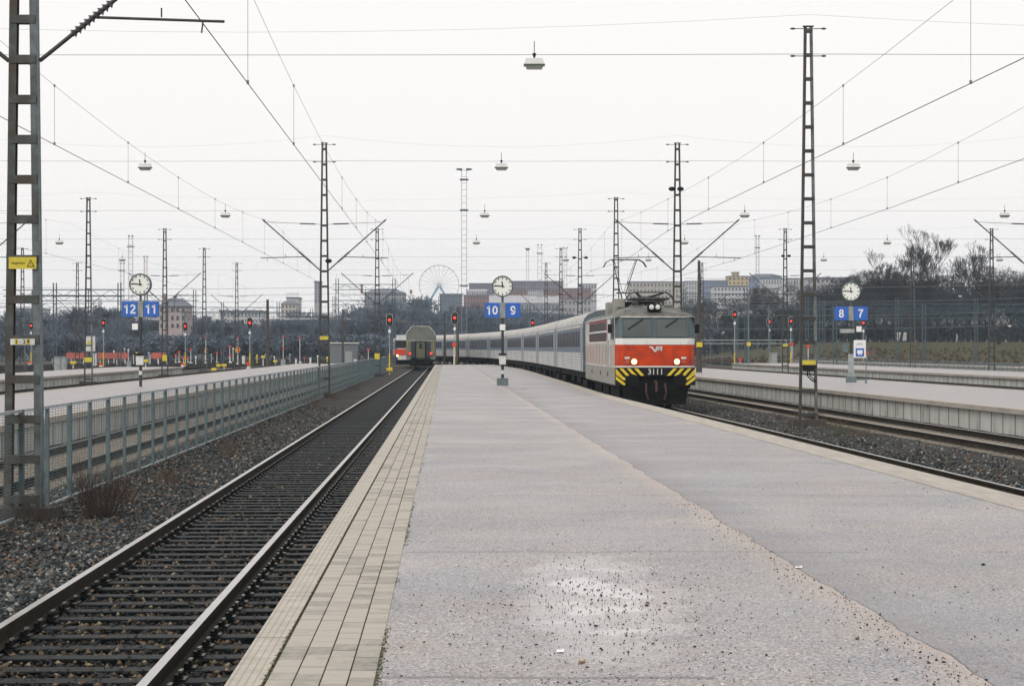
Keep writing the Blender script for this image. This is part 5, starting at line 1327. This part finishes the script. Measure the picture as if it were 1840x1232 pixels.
# the wood beyond the yard: reads as one mass
def wood(label, n, pxr, dr, topf, seed, rmin=.055, m=None, jitter=.25, depth=5):
    rd = np.random.default_rng(seed); va = []
    for s in range(4):
        sg = grow(seed*10+s, h=14, depth=depth, kids=(3, 4), rmin=rmin, trunk_r=.26, spread=.60, trunk_frac=.30); V, F = seg_arrays(sg[0]+sg[1], 3); va.append((V, F, V[:, 2].max()))
    VV, FF = [], []; off = 0
    for k in range(n):
        d = rd.uniform(*dr); px = rd.uniform(*pxr); x = PX(px, d); zb = terrain(x, d); zt = PZ(topf(px), d)
        V, F, hm = va[rd.integers(4)]; s = max(.35, (zt-zb)/hm*(1+rd.uniform(-jitter, .03))); a = rd.uniform(0, 6.28); c, sn = math.cos(a), math.sin(a)
        sx = min(s*1.15, 1.3)
        W_ = np.stack([(V[:, 0]*c-V[:, 1]*sn)*sx+x, (V[:, 0]*sn+V[:, 1]*c)*sx+d, V[:, 2]*s+zb], 1); VV.append(W_); FF.append(F+off); off += len(V)
    return fastmesh('woodland', np.concatenate(VV), np.concatenate(FF), None, m or M['twig'], label, 'woodland')
topL = lambda x: float(np.interp(x, [-200, 60, 200, 330, 430, 560, 600, 680, 760, 830, 880, 1000, 1150, 1300], [550, 556, 548, 562, 572, 556, 546, 532, 530, 545, 556, 556, 560, 560]))
M['twig_hazed'] = mat('hazed_twigs', (.130, .155, .195), .9, var=.3, scale=.05, spec=.1)  # blue of the distant air is mixed into the twig colour
M['twig_green'] = mat('dark_green_twigs', (.040, .056, .058), .9, var=.4, scale=.1, spec=.1)
wood('blue-grey leafless wood beyond the yard, left of the trains', 250, (-160, 860), (430, 640), topL, 5, m=M['twig_hazed'], jitter=.4)
wood('leafless wood rising behind the coaches', 150, (820, 1260), (430, 620), lambda x: topL(x)+2, 6, m=M['twig_hazed'])
topR = lambda x: float(np.interp(x, [1200, 1300, 1400, 1450, 1490, 1560, 1900], [568, 564, 552, 535, 512, 503, 500]))
wood('dark dense thicket on the hill behind the right-hand trees', 170, (1240, 1960), (455, 560), topR, 7, m=M['twig_green'], jitter=.3)
# undergrowth
def thicket(label, n, pxr, dr, hh, seed, m):
    rd = np.random.default_rng(seed); sg = grow(seed, h=3, depth=4, kids=(3, 4), rmin=.03, trunk_r=.05, spread=.9, trunk_frac=.25); V, F = seg_arrays(sg[0]+sg[1], 3); VV, FF = [], []; off = 0; hm = V[:, 2].max()
    for k in range(n):
        d = rd.uniform(*dr); x = PX(rd.uniform(*pxr), d); s = rd.uniform(.5, 1)*hh/hm; a = rd.uniform(0, 6.28); c, sn = math.cos(a), math.sin(a)
        VV.append(np.stack([(V[:, 0]*c-V[:, 1]*sn)*s*1.4+x, (V[:, 0]*sn+V[:, 1]*c)*s*1.4+d, V[:, 2]*s+terrain(x, d)], 1)); FF.append(F+off); off += len(V)
    return fastmesh('undergrowth', np.concatenate(VV), np.concatenate(FF), None, m, label, 'bushes')
thicket('dark undergrowth behind the lawn under the right trees', 330, (1250, 1900), (432, 470), 4.5, 21, M['twig_green'])
thicket('blue-grey undergrowth along the foot of the wood beyond the yard', 420, (-160, 1260), (405, 428), 5.5, 23, M['twig_hazed'])
M['dry'] = mat('dry_grass', (.13, .085, .05), .9, var=.35)
thicket('brown dry grass along the foot of the grass bank', 700, (1240, 1920), (322, 352), .75, 22, M['dry'])
# low scrub by the near track
def shrub(name, px, d, h, wd, label, m, seed, n=46, x=None, z=-.64):
    rd = random.Random(seed); sg = []
    for k in range(n):
        a = rd.uniform(0, 6.28); r0 = rd.uniform(0, .34)*wd; p = Vector((math.cos(a)*r0, math.sin(a)*r0, 0)); dr = Vector((math.cos(a)*rd.uniform(.1, .75)*wd, math.sin(a)*rd.uniform(.1, .75)*wd, 1)).normalized(); L = h*rd.uniform(.55, 1.08); q = p; r = .0055
        for i in range(4):
            dr = (dr+Vector((rd.gauss(0, .10), rd.gauss(0, .10), .02))).normalized(); e = q+dr*L/4; sg.append((q, e, r, r*.75)); 
            for j in range(2):
                if i > 0:
                    dd = (dr+Vector((rd.gauss(0, .5), rd.gauss(0, .5), .1))).normalized(); f_ = e+dd*L*.16; sg.append((e, f_, r*.6, r*.35)); g_ = f_+(dd+Vector((rd.gauss(0, .5), rd.gauss(0, .5), .2))).normalized()*L*.09; sg.append((f_, g_, r*.4, r*.3))
            q = e; r *= .75
    V, F = seg_arrays(sg, 3); o = fastmesh(name, V, F, None, m, label, 'plant', kind=None); o.location = (PX(px, d) if x is None else x, d, z); return o
M['stem'] = mat('dark_stems', (.055, .038, .030), .8, var=.3); M['weed'] = mat('weed_stems', (.10, .065, .04), .8, var=.4); M['weedg'] = mat('green_weed', (.06, .085, .025), .8, var=.4)
shrub('bare_shrub', 186, 29.6, .74, .95, 'dark twiggy shrub at the foot of the mesh fence by the big left mast', M['stem'], 3, 130)
shrub('bare_shrub', 1455, 65.5, .62, 1.0, 'brown scrub around the foot of the tall right mast', M['weed'], 4, 80, z=-.66)
for k, (px, d, h, wd, m, lb) in enumerate([(70, 28.6, .35, 1.0, 'stem', 'low dark tuft at the foot of the big left mast'), (222, 32.5, .28, .9, 'weed', 'small dry tuft right of the dark shrub'), (300, 37, .30, .9, 'weed', 'dry tuft halfway along the near part of the fence'),
                                           (415, 47, .32, 1.0, 'weed', 'dry weed in front of the fence left of the centre mast'), (565, 85, .55, 1.3, 'weed', 'brown weed clump just left of the centre mast foot'), (600, 96, .55, 1.3, 'weed', 'brown weed clump right of the centre mast foot'), (640, 118, .5, 1.2, 'stem', 'dark weed clump along the far part of the fence'),
                                           (1490, 62, .38, 1.4, 'weed', 'low dry weeds right of the tall right mast foot'), (1515, 58, .30, 1.2, 'weedg', 'green weed patch right of the tall right mast'), (1425, 63, .30, 1.2, 'weed', 'low dry weeds left of the tall right mast foot'), (1540, 57, .3, 1.4, 'weed', 'dry weed patch between the rails at right'), (1400, 70, .28, 1.2, 'stem', 'dark low weeds beside the curving rail')]):
    shrub('weed_clump', px, d, h, wd, lb, M[m], 30+k, 40)

# ------------------------------------------------------------------ buildings
BM = {k: mat('facade_'+k, c, .8, var=.12, scale=.3) for k, c in dict(pink=(.40, .33, .32), cream=(.46, .43, .38), grey=(.26, .27, .30), slab=(.34, .32, .34), brick=(.21, .105, .09), purple=(.17, .135, .17), beige=(.40, .35, .30), yellow=(.50, .38, .18), pale=(.48, .48, .49), dark=(.09, .11, .14), bluer=(.16, .20, .28), white=(.48, .48, .49)).items()}
M['win'] = mat('window_dark', (.05, .06, .075), .3); M['roofd'] = mat('dark_roof', (.12, .125, .15), .7); M['roofw'] = mat('pale_roof', (.33, .33, .35), .7)
def building(px0, px1, pt, pb, d, m, label, rows=0, cols=0, roof=None, roofm='roofd', chim=(), dep=14, group='buildings on the hill', name='building', winm='win', rh=None):
    s = d/3750; x0, x1 = PX(px0, d), PX(px1, d); zt, zb = PZ(pt, d), PZ(pb, d); cx = (x0+x1)/2; zg = min(terrain(cx, d)-.5, zb)
    t = empty(name, (cx, d, zg), label, 'building', group); w_ = x1-x0; zt -= zg; zb -= zg
    b = MB(); b.box((0, dep/2, zt/2), (w_, dep, zt)); wl = b.build('wall', BM[m], t)
    rh = rh or 6*s
    if roof == 'hip':
        b = MB(); e = .4; b.raw([(-w_/2-e, -e, zt), (w_/2+e, -e, zt), (w_/2+e, dep+e, zt), (-w_/2-e, dep+e, zt), (-w_/4, dep/2, zt+rh), (w_/4, dep/2, zt+rh)], [(3, 2, 1, 0), (0, 1, 5, 4), (1, 2, 5), (2, 3, 4, 5), (3, 0, 4)]); rf = b.build('roof', M[roofm], t)
    elif roof == 'gable':
        b = MB(); e = .4; b.raw([(-w_/2-e, -e, zt), (w_/2+e, -e, zt), (w_/2+e, dep+e, zt), (-w_/2-e, dep+e, zt), (-w_/2-e, dep/2, zt+rh), (w_/2+e, dep/2, zt+rh)], [(3, 2, 1, 0), (0, 1, 5, 4), (1, 2, 5), (2, 3, 4, 5), (3, 0, 4)]); rf = b.build('roof', M[roofm], t)
    else:
        b = MB(); b.box((0, dep/2, zt+.25), (w_+.6, dep+.6, .5)); rf = b.build('roof', M[roofm], t)
    for (cxp, top, wp) in chim:
        x = PX(cxp, d)-cx; zc = PZ(top, d)-zg; b = MB(); b.box((x, dep/2, (zt+zc)/2), (wp*s, wp*s, zc-zt+.5)); b.box((x, dep/2, zc+.3), (wp*s*1.2, wp*s*1.2, .3)); b.build('chimney', BM['brick'] if m != 'dark' else M['roofd'], rf)
    if rows:
        H_ = zt-zb; me = None
        for i in range(rows):
            for j in range(cols):
                x = -w_/2+w_*(j+.5)/cols; z = zb+H_*(i+.5)/rows
                if me is None:
                    b = MB(); b.box((0, 0, 0), (w_/cols*.42, .12, H_/rows*.52)); o = b.build('window', M[winm], t); me = o
                else: o = me.copy(); C.objects.link(o); o.parent = t
                o.location = (x, -.03, z)
    return t
building(286, 334, 550, 592, 426, 'pink', 'pale pink mansion with dark hipped roof and two chimneys', 3, 5, 'hip', chim=((290, 535, 4), (309, 534, 4)), rh=1.7, dep=9)
building(505, 532, 546, 572, 820, 'cream', 'small cream building left of the centre mast', 3, 4, 'hip', rh=1.5)
t = building(515, 536, 536, 548, 860, 'white', 'pavilion with a crown of thin spikes above the cream building', 0, 0)
b = MB()
for k in range(7): x = -2.2+k*.73; b.bar((x, 2, PZ(537, 860)-t.location.z), (x*1.1, 2, PZ(525, 860)-t.location.z), .16)
b.bar((-2.6, 2, PZ(527, 860)-t.location.z), (2.6, 2, PZ(527, 860)-t.location.z), .2); b.build('roof_frame', BM['pale'], t)
building(565, 576, 507, 545, 950, 'slab', 'tall narrow slab tower left of the centre mast top', 8, 2, dep=8)
building(655, 727, 526, 548, 900, 'grey', 'long dark-roofed building left of the ferris wheel', 3, 14, 'hip', chim=((648, 512, 4), (690, 521, 3), (737, 522, 4)), rh=2.0)
building(790, 830, 529, 545, 1150, 'dark', 'dark block between the ferris wheel and the brick quarter', 2, 6)
building(843, 888, 510, 530, 1300, 'purple', 'purple-grey hall left of the 10 and 9 clock face', 2, 8)
building(838, 874, 523, 532, 1220, 'white', 'low building with a glazed white roof left of the clock face', 1, 8, 'gable', 'roofw', rh=1.2)
building(833, 890, 531, 550, 1150, 'brick', 'red brick building below the glazed roof', 2, 10)
building(917, 1012, 506, 526, 1320, 'purple', 'big purple-brown brick block right of the 10 and 9 clock', 2, 16)
building(912, 1012, 519, 540, 1240, 'brick', 'long red brick building in front of the purple block', 2, 14)
building(949, 976, 521, 532, 1200, 'white', 'white glazed front on the long brick building', 2, 7)
building(1010, 1062, 519, 540, 1220, 'brick', 'red brick building left of the pantograph', 2, 8)
building(880, 1004, 545, 575, 1000, 'grey', 'grey market hall with wide pale pitched roof behind clock signs', 2, 18, 'gable', 'roofw', rh=4.2, dep=30)
building(1000, 1062, 538, 575, 1050, 'slab', 'grey block behind the rear of the locomotive roof', 3, 9)
building(1040, 1072, 511, 545, 1250, 'pale', 'white building left of the raised pantograph', 4, 6)
building(1130, 1232, 507, 560, 1200, 'beige', 'long beige apartment block above the locomotive roof', 5, 16)
building(1232, 1262, 506, 545, 1250, 'pale', 'pale apartment block right of the cab mast', 5, 6)
building(1262, 1308, 505, 530, 1200, 'bluer', 'blue-roofed block left of the yellow building', 3, 8)
building(1308, 1345, 497, 520, 1230, 'yellow', 'yellow building on the skyline', 3, 5)
building(1316, 1328, 490, 498, 1240, 'yellow', 'small tower rising from the yellow building', 1, 2, dep=6)
building(1345, 1405, 497, 512, 1300, 'bluer', 'blue-grey roofs right of the yellow building', 1, 10, 'hip', rh=2)
building(1370, 1450, 501, 514, 1180, 'white', 'long low white building on the skyline left of the big right mast', 1, 16)
building(1282, 1345, 515, 572, 900, 'pale', 'white apartment block half hidden by trees right of the locomotive', 6, 10)
building(1350, 1400, 520, 560, 950, 'beige', 'beige block glimpsed through the trees behind the right signals', 4, 7)
building(1450, 1530, 500, 540, 900, 'slab', 'grey block behind the trees left of the 8 and 7 clock', 4, 10)
building(395, 470, 560, 580, 720, 'pale', 'low pale building behind the wood left of the timber pole', 2, 12, dep=20)
building(30, 76, 556, 575, 800, 'pale', 'pale building glimpsed between the legs of the big left mast', 2, 6)
# factory chimney
t = empty('ferris_wheel', (PX(789, 1400), 1400, PZ(512, 1400)), 'pale ferris wheel with blue legs on the skyline', 'ferris wheel')
Rw = 35.5*1400/3750
b = MB(); n = 48
for y in (-.8, .8):
    for k in range(n):
        a, c = 2*math.pi*k/n, 2*math.pi*(k+1)/n; b.tube((Rw*math.cos(a), y, Rw*math.sin(a)), (Rw*math.cos(c), y, Rw*math.sin(c)), .17, n=4, cap=False)
b.build('rim', M['wheel_white'] if 'wheel_white' in M else mat('wheel_white', (.46, .43, .48), .6), t)
mw = bpy.data.materials['wheel_white']
for k in range(24): a = 2*math.pi*k/24; b = MB(); b.tube((0, 0, 0), (Rw*math.cos(a), 0, Rw*math.sin(a)), .10, n=4); b.build('spoke', mw, t)
b = MB(); b.tube((0, -1.6, 0), (0, 1.6, 0), 1.3, n=16); b.build('hub', BM['pale'], t)
M['wheel_blue'] = mat('wheel_blue', (.10, .27, .42), .6)
for s, dx in ((-1, 6.0), (1, 6.0)):
    for y in (-2, 2): b = MB(); b.tube((0, y*.4, 0), (s*dx*1.7, y, -17.5), .62, n=8); b.build('leg', M['wheel_blue'], t)
for k in range(24):
    a = 2*math.pi*k/24; b = MB(); b.box((Rw*math.cos(a), 0, Rw*math.sin(a)-.5), (.55, .9, .6)); b.build('cabin', BM['pale'], t)

# ------------------------------------------------------------------ light towers
M['tower'] = mat('tower_pale', (.30, .29, .33), .7, var=.1); M['tower_red'] = mat('tower_red', (.45, .25, .24), .7)
def tower(px, d, pt, wpx, label, plats=(), head='floods', m='tower'):
    x = PX(px, d); zt = PZ(pt, d); zb = terrain(x, d); h = zt-zb; w_ = wpx*d/3750
    t = empty('light_tower', (x, d, zb), label, 'light tower', 'tall floodlight towers')
    b = MB(); r = .035*d/420
    for sx in (-1, 1):
        for sy in (-1, 1): b.tube((sx*w_/2, sy*w_/2, 0), (sx*w_/2, sy*w_/2, h), r, n=4)
    z = .5
    while z < h:
        for q in (-1, 1): b.tube((-w_/2, q*w_/2, z), (w_/2, q*w_/2, z), r*.7, n=3)
        z += 1.3*d/420
    b.build('lattice', M[m], t)
    for pp in plats:
        z = PZ(pp, d)-zb; b = MB(); b.box((0, 0, z), (w_*1.7, w_*1.7, .25)); b.build('platform', M['dark_tower'], t)
    b = MB(); s = d/3750
    if head == 'floods':
        for sg in (-1, 1):
            b.prism([(sg*4*s, h-2*s), (sg*15*s, h), (sg*12*s, h+2*s), (sg*3*s, h+2*s)], 'y', -.5, .5)
            b.tube((sg*9*s, -.6, h), (sg*9*s, -.9, h), 2*s, n=8)
    elif head == 'funnel': b.prism([(-5*s, h), (5*s, h), (2*s, h-4*s), (-2*s, h-4*s)], 'y', -1, 1)
    else:
        for sg in (-1, 1): b.box((sg*3*s, 0, h), (2.5*s, 1, 2*s))
    b.build('lamp_head', M['dark_tower'], t); return t
M['dark_tower'] = mat('tower_head', (.07, .11, .14), .6)
tower(834, 430, 305, 9, 'tallest pale lattice light tower with dark winged head, right of the ferris wheel', (323, 378, 513))
tower(235, 620, 424, 7, 'lattice light tower with two dark heads above the 12 and 11 clock', (443,), 'box')
tower(220, 700, 473, 6, 'shorter lattice light tower left of the 12 and 11 clock', (486,), 'box')
tower(262, 800, 461, 5, 'faint reddish lattice tower right of the 12 and 11 clock', (), 'box', 'tower_red')
tower(948, 800, 446, 4, 'light tower with a blue funnel head right of the 10 and 9 clock', (), 'funnel')
tower(970, 820, 440, 7, 'light tower with twin heads left of the twin floodlight mast', (455,), 'box')
tower(1016, 850, 445, 5, 'faint reddish lattice tower left of the twin floodlight mast', (), 'box', 'tower_red')
tower(1361, 560, 424, 5, 'light tower with twin dark heads left of the narrow mast', (445,), 'box')

# ------------------------------------------------------------------ overhead gantries and bridge
def gantry(px0, px1, d, py, label, beams=1, posts=None):
    x0, x1 = PX(px0, d), PX(px1, d); z = PZ(py, d)+.8; cx = (x0+x1)/2; t = empty('overhead_gantry', (cx, d, -.8), label, 'gantry', 'overhead wire gantries in the yard'); w_ = x1-x0
    for q in (posts or (0, 1)): b = MB(); x = -w_/2+w_*q; b.box((x-.18, 0, z/2+.4), (.10, .25, z+.9)); b.box((x+.18, 0, z/2+.4), (.10, .25, z+.9)); [b.box((x, 0, k*.9+.6), (.30, .2, .07)) for k in range(int(z/.9))]; b.build('post', M['gantry'], t)
    b = MB(); b.bar((-w_/2-.6, 0, z), (w_/2+.6, 0, z), .10); b.bar((-w_/2-.6, 0, z-.75), (w_/2+.6, 0, z-.75), .10); n = max(2, int(w_/1.1))
    for k in range(n): a = -w_/2+w_*k/n; c = -w_/2+w_*(k+1)/n; b.bar((a, 0, z if k % 2 else z-.75), (c, 0, z-.75 if k % 2 else z), .05)
    b.build('beam', M['gantry'], t)
    k = 0
    n = int(w_/5)
    for k in range(n):
        x = -w_/2+w_*(k+.5)/max(1, n); b = MB(); b.tube((x, 0, z-.75), (x, 0, z-2.3), .05, n=5); b.tube((x, 0, z-2.2), (x+1.1, 0, z-1.7), .035, n=5); b.ell((x+.5, 0, z-1.95), (.2, .06, .1), 6, 5); b.build('dropper_arm', M['gantry'], t)
M['gantry'] = mat('gantry_steel', (.05, .08, .10), .6, var=.2)
gantry(15, 215, 250, 521, 'long gantry above the yard behind the big left mast', posts=(0, .42, 1))
gantry(60, 350, 310, 531, 'long gantry passing behind the 12 and 11 clock', posts=(0, .35, .7, 1))
gantry(-60, 180, 380, 545, 'lower gantry at the far left', posts=(0, .5, 1))
gantry(300, 500, 340, 552, 'gantry between the pink mansion and the timber pole', posts=(0, .5, 1))
gantry(330, 560, 420, 562, 'lowest distant gantry left of the centre mast', posts=(0, .4, 1))
gantry(606, 708, 300, 511, 'gantry left of the ferris wheel, behind the arms of the far mast', posts=(0, 1))
gantry(600, 790, 390, 540, 'distant gantry above the double-deck coach', posts=(0, .5, 1))
gantry(860, 1010, 340, 556, 'gantry behind the 10 and 9 clock signs', posts=(0, .6, 1))
gantry(1230, 1450, 300, 528, 'gantry spanning the tracks right of the locomotive', posts=(0, .5, 1))
gantry(1240, 1480, 360, 548, 'lower gantry behind the right signals', posts=(0, .35, 1))
gantry(1470, 1900, 290, 546, 'long thin gantry line across the trees on the right', posts=(0, .33, .66, 1))
gantry(1500, 1900, 240, 560, 'nearer gantry line across the trees on the right', posts=(0, .4, 1))
def wirebundle(label, px0, px1, d, pys, slope=0):
    t = empty('cross_wires', (PX(px0, d), d, PZ(pys[0], d)), label, 'wire', 'thin wire bundles across the yard'); o = t.location
    for k, py in enumerate(pys):
        b = MB(); sag(b, (0, k*3, PZ(py, d)-o.z), (PX(px1, d)-o.x, k*3, PZ(py+slope, d)-o.z), .35, .022, 8); b.build('wire', M['wirethin'] if k % 2 else M['gantry'], t)
wirebundle('bundle of wires across the left yard', -40, 640, 300, [515, 526, 537, 548, 558, 569, 580])
wirebundle('bundle of wires crossing the trees at right', 1230, 1900, 260, [500, 513, 525, 537, 549, 561, 574, 586], -6)
wirebundle('bundle of wires behind the coaches', 640, 1080, 330, [541, 552, 563, 574, 585])
# footbridge over the far yard
t = empty('footbridge', (PX(440, 470), 470, -.8), 'low pale footbridge across the far yard left of the centre mast', 'bridge')
x0, x1 = PX(232, 470)-t.location.x, PX(640, 470)-t.location.x; z = PZ(573, 470)+.8
b = MB(); b.box(((x0+x1)/2, 0, z), (x1-x0, 3, .35)); b.build('deck', BM['white'], t)
for k in range(9): x = x0+(x1-x0)*(k+.5)/9; b = MB(); b.box((x, 0, z/2), (.4, 1.2, z)); b.build('pier', M['gantry'], t)
b = MB(); b.bar((x0, -1.5, z+1.2), (x1, -1.5, z+1.2), .06); [b.bar((x0+(x1-x0)*k/50, -1.5, z), (x0+(x1-x0)*k/50, -1.5, z+1.2), .05) for k in range(51)]; b.build('railing', M['galv'], t)
# road railing right of the loco
t = empty('guard_rail', (PX(1255, 300), 300, -.8), 'pale road railing on posts right of the locomotive', 'railing')
w_ = PX(1425, 300)-PX(1255, 300)
for pz in (611, 617): b = MB(); b.box((w_/2, 0, PZ(pz, 300)+.8), (w_, .08, .12)); b.build('rail', M['cabinet'], t)
for k in range(9): x = w_*k/8; b = MB(); b.box((x, .1, (PZ(609, 300)+.8)/2), (.08, .08, PZ(609, 300)+.8)); b.build('post', M['galv'], t)
# see-through fence on the second right platform
t = empty('picket_fence', (XR(45.0, 95), 95, -.5), 'see-through grey fence along the back of the second right platform', 'fence')
fy = [95+k*1.6 for k in range(98)]; ox, oy = t.location.x, 95
po = None
for y in fy:
    if po is None: b = MB(); b.box((0, 0, .55), (.045, .06, 1.15)); po = b.build('post', M['galv'], t); o = po
    else: o = po.copy(); C.objects.link(o); o.parent = t
    o.location = (XR(45, y)-ox, y-oy, 0)
for zz in (1.1, .15): b = MB(); b.bar((0, 0, zz), (XR(45, fy[-1])-ox, fy[-1]-oy, zz), .035); b.build('rail', M['galv'], t)
b = MB(); y = 95
while y < fy[-1]: b.box((XR(45, y)-ox, y-oy, .62), (.012, .012, .95)); y += .32
b.build('wire_mesh', M['galv'], t)

MP = [(96, 250, 1.2, 0, 'white marker post left of the tall grey cabinet'), (128, 300, 1.8, 3, 'grey marker post left of the red barrier'), (205, 320, 2.2, 0, 'white marker post above the red barrier'), (224, 330, 2.6, 3, 'tall grey marker post at the right end of the long barrier'),
      (231, 325, 2.4, 0, 'tall white marker post left of the 12 and 11 clock post'), (246, 335, 1.9, 2, 'yellow marker post touching the 12 and 11 clock post'), (268, 290, 2.0, 3, 'grey marker post right of the 12 and 11 clock post'), (284, 310, 1.5, 0, 'white marker post right of the short red barrier panel'),
      (352, 300, 1.4, 0, 'white marker post right of the red lantern cluster'), (380, 340, 1.6, 3, 'grey marker post left of the yellow point machines'), (398, 350, 1.9, 1, 'red marker post between the thin mast and the orange disc'), (419, 360, 2.6, 0, 'tall white marker post beside the orange disc'),
      (462, 330, 1.5, 2, 'yellow marker post left of the timber pole'), (493, 350, 1.2, 0, 'white marker post just right of the timber pole'), (521, 340, 1.6, 3, 'grey marker post halfway between timber pole and centre mast'), (547, 320, 1.2, 1, 'red marker post left of the centre mast'),
      (571, 330, 1.4, 0, 'white marker post behind the left leg of the centre mast'), (588, 300, 1.3, 2, 'yellow marker post behind the right leg of the centre mast')]
for px, d, h, k, lb in MP:
    x = PX(px, d); b = MB(); b.prism([(-.06, 0), (.06, 0), (.06, h-.3), (.14, h-.3), (.14, h), (-.14, h), (-.14, h-.3), (-.06, h-.3)], 'y', -.04, .04); tag(b.build('marker_post', [M['offwhite'], M['faded_red'], M['yellow'], M['galv_light']][k], loc=(x, d, -.8)), lb, 'marker', 'thin marker posts in the left yard')
# white van, park lamps, walkers
x, d = PX(1620, 425), 425; t = empty('parked_van', (x, d, terrain(x, d)), 'white van parked under the trees on the bank', 'van', rz=R(80))
b = MB(); b.prism([(-2.4, .4), (2.4, .4), (2.4, 1.1), (1.8, 1.25), (1.2, 2.05), (-2.3, 2.1), (-2.4, 1.9)], 'y', -.95, .95); b.build('body', BM['white'], t, bevel=.05)
b = MB(); b.prism([(1.75, 1.30), (1.25, 1.9), (1.28, 1.92), (1.80, 1.32)], 'y', -.8, .8); b.build('windscreen', M['glass_dark'], t)
for a in (-1.5, 1.5):
    for s in (-1, 1): b = MB(); b.tube((a, s*.97, .35), (a, s*.75, .35), .35, n=14); b.build('wheel', M['black'], t)
for k, (px, py, d) in enumerate(((1725, 532, 380), (1814, 586, 380), (1253, 590, 330), (1258, 542, 300))):
    x = PX(px, d); zb = terrain(x, d); t = empty('park_lamp', (x, d, zb), ['white dome lamp high among the right trees', 'white dome lamp low near the right edge', 'pale round lamp low beside the locomotive cab', 'pale round lamp higher beside the locomotive cab'][k], 'lamp', 'pale round lamps among the trees')
    z = PZ(py, d)-zb; b = MB(); b.tube((0, 0, 0), (0, 0, z), .06, n=6); b.build('pole', M['steel_dark'], t); b = MB(); b.ell((0, 0, z), (.34, .34, .2), 12, 6); b.build('shade', M['white'], t)
def person(px, d, label, col, seed, h=1.72):
    x = PX(px, d); me = bpy.data.meshes.new('person')
    k = h/1.75; P = [(0, 0, .95), (0, 0, 1.15), (0, 0, 1.38), (0, 0, 1.50), (0, -.01, 1.62), (0, -.01, 1.72), (-.10, 0, .90), (-.12, -.10, .50), (-.12, .02, .08), (-.12, -.10, .04), (.10, 0, .90), (.13, .10, .50), (.14, .22, .10), (.14, .12, .05), (-.19, 0, 1.38), (-.24, .06, 1.12), (-.23, -.04, .88), (-.23, -.07, .80), (.19, 0, 1.38), (.24, -.06, 1.12), (.23, -.14, .90), (.23, -.17, .82)]
    E = [(0, 1), (1, 2), (2, 3), (3, 4), (4, 5), (0, 6), (6, 7), (7, 8), (8, 9), (0, 10), (10, 11), (11, 12), (12, 13), (2, 14), (14, 15), (15, 16), (16, 17), (2, 18), (18, 19), (19, 20), (20, 21)]
    r = [.16, .15, .17, .06, .10, .08, .10, .07, .045, .04, .10, .07, .045, .04, .07, .05, .04, .04, .07, .05, .04, .04]
    me.from_pydata([(a*k, b_*k, c*k) for a, b_, c in P], E, []); o = bpy.data.objects.new('person', me); C.objects.link(o)
    md = o.modifiers.new('skin', 'SKIN'); 
    for v, q in zip(me.skin_vertices[0].data, r): v.radius = (q, q*.8)
    me.skin_vertices[0].data[0].use_root = True; sb = o.modifiers.new('sub', 'SUBSURF'); sb.levels = 1; sb.render_levels = 1
    me.materials.append(col); o.location = (x, d, terrain(x, d)); o.rotation_euler = (0, 0, R(70)); return tag(o, label, 'person', 'two walkers on the path')
person(1713, 385, 'walker in dark clothes on the bank path, left of the pair', M['black'], 1)
person(1719, 384, 'walker in a pale jacket on the bank path, right of the pair', BM['pale'], 2, 1.66)

# ------------------------------------------------------------------ the damp air
hm = bpy.data.materials.new('haze'); hm.use_nodes = True; ht = hm.node_tree; ht.nodes.clear()
pv = ht.nodes.new('ShaderNodeVolumePrincipled'); pv.inputs['Density'].default_value = .00021; pv.inputs['Color'].default_value = (.72, .87, 1, 1); pv.inputs['Anisotropy'].default_value = .2
ou = ht.nodes.new('ShaderNodeOutputMaterial'); ht.links.new(pv.outputs[0], ou.inputs['Volume'])
b = MB(); b.span(-1050, 1050, -320, 1850, -3, 75); hz = b.build('haze', hm); hz['kind'] = 'stuff'; hz['label'] = 'thin grey haze over the yard'
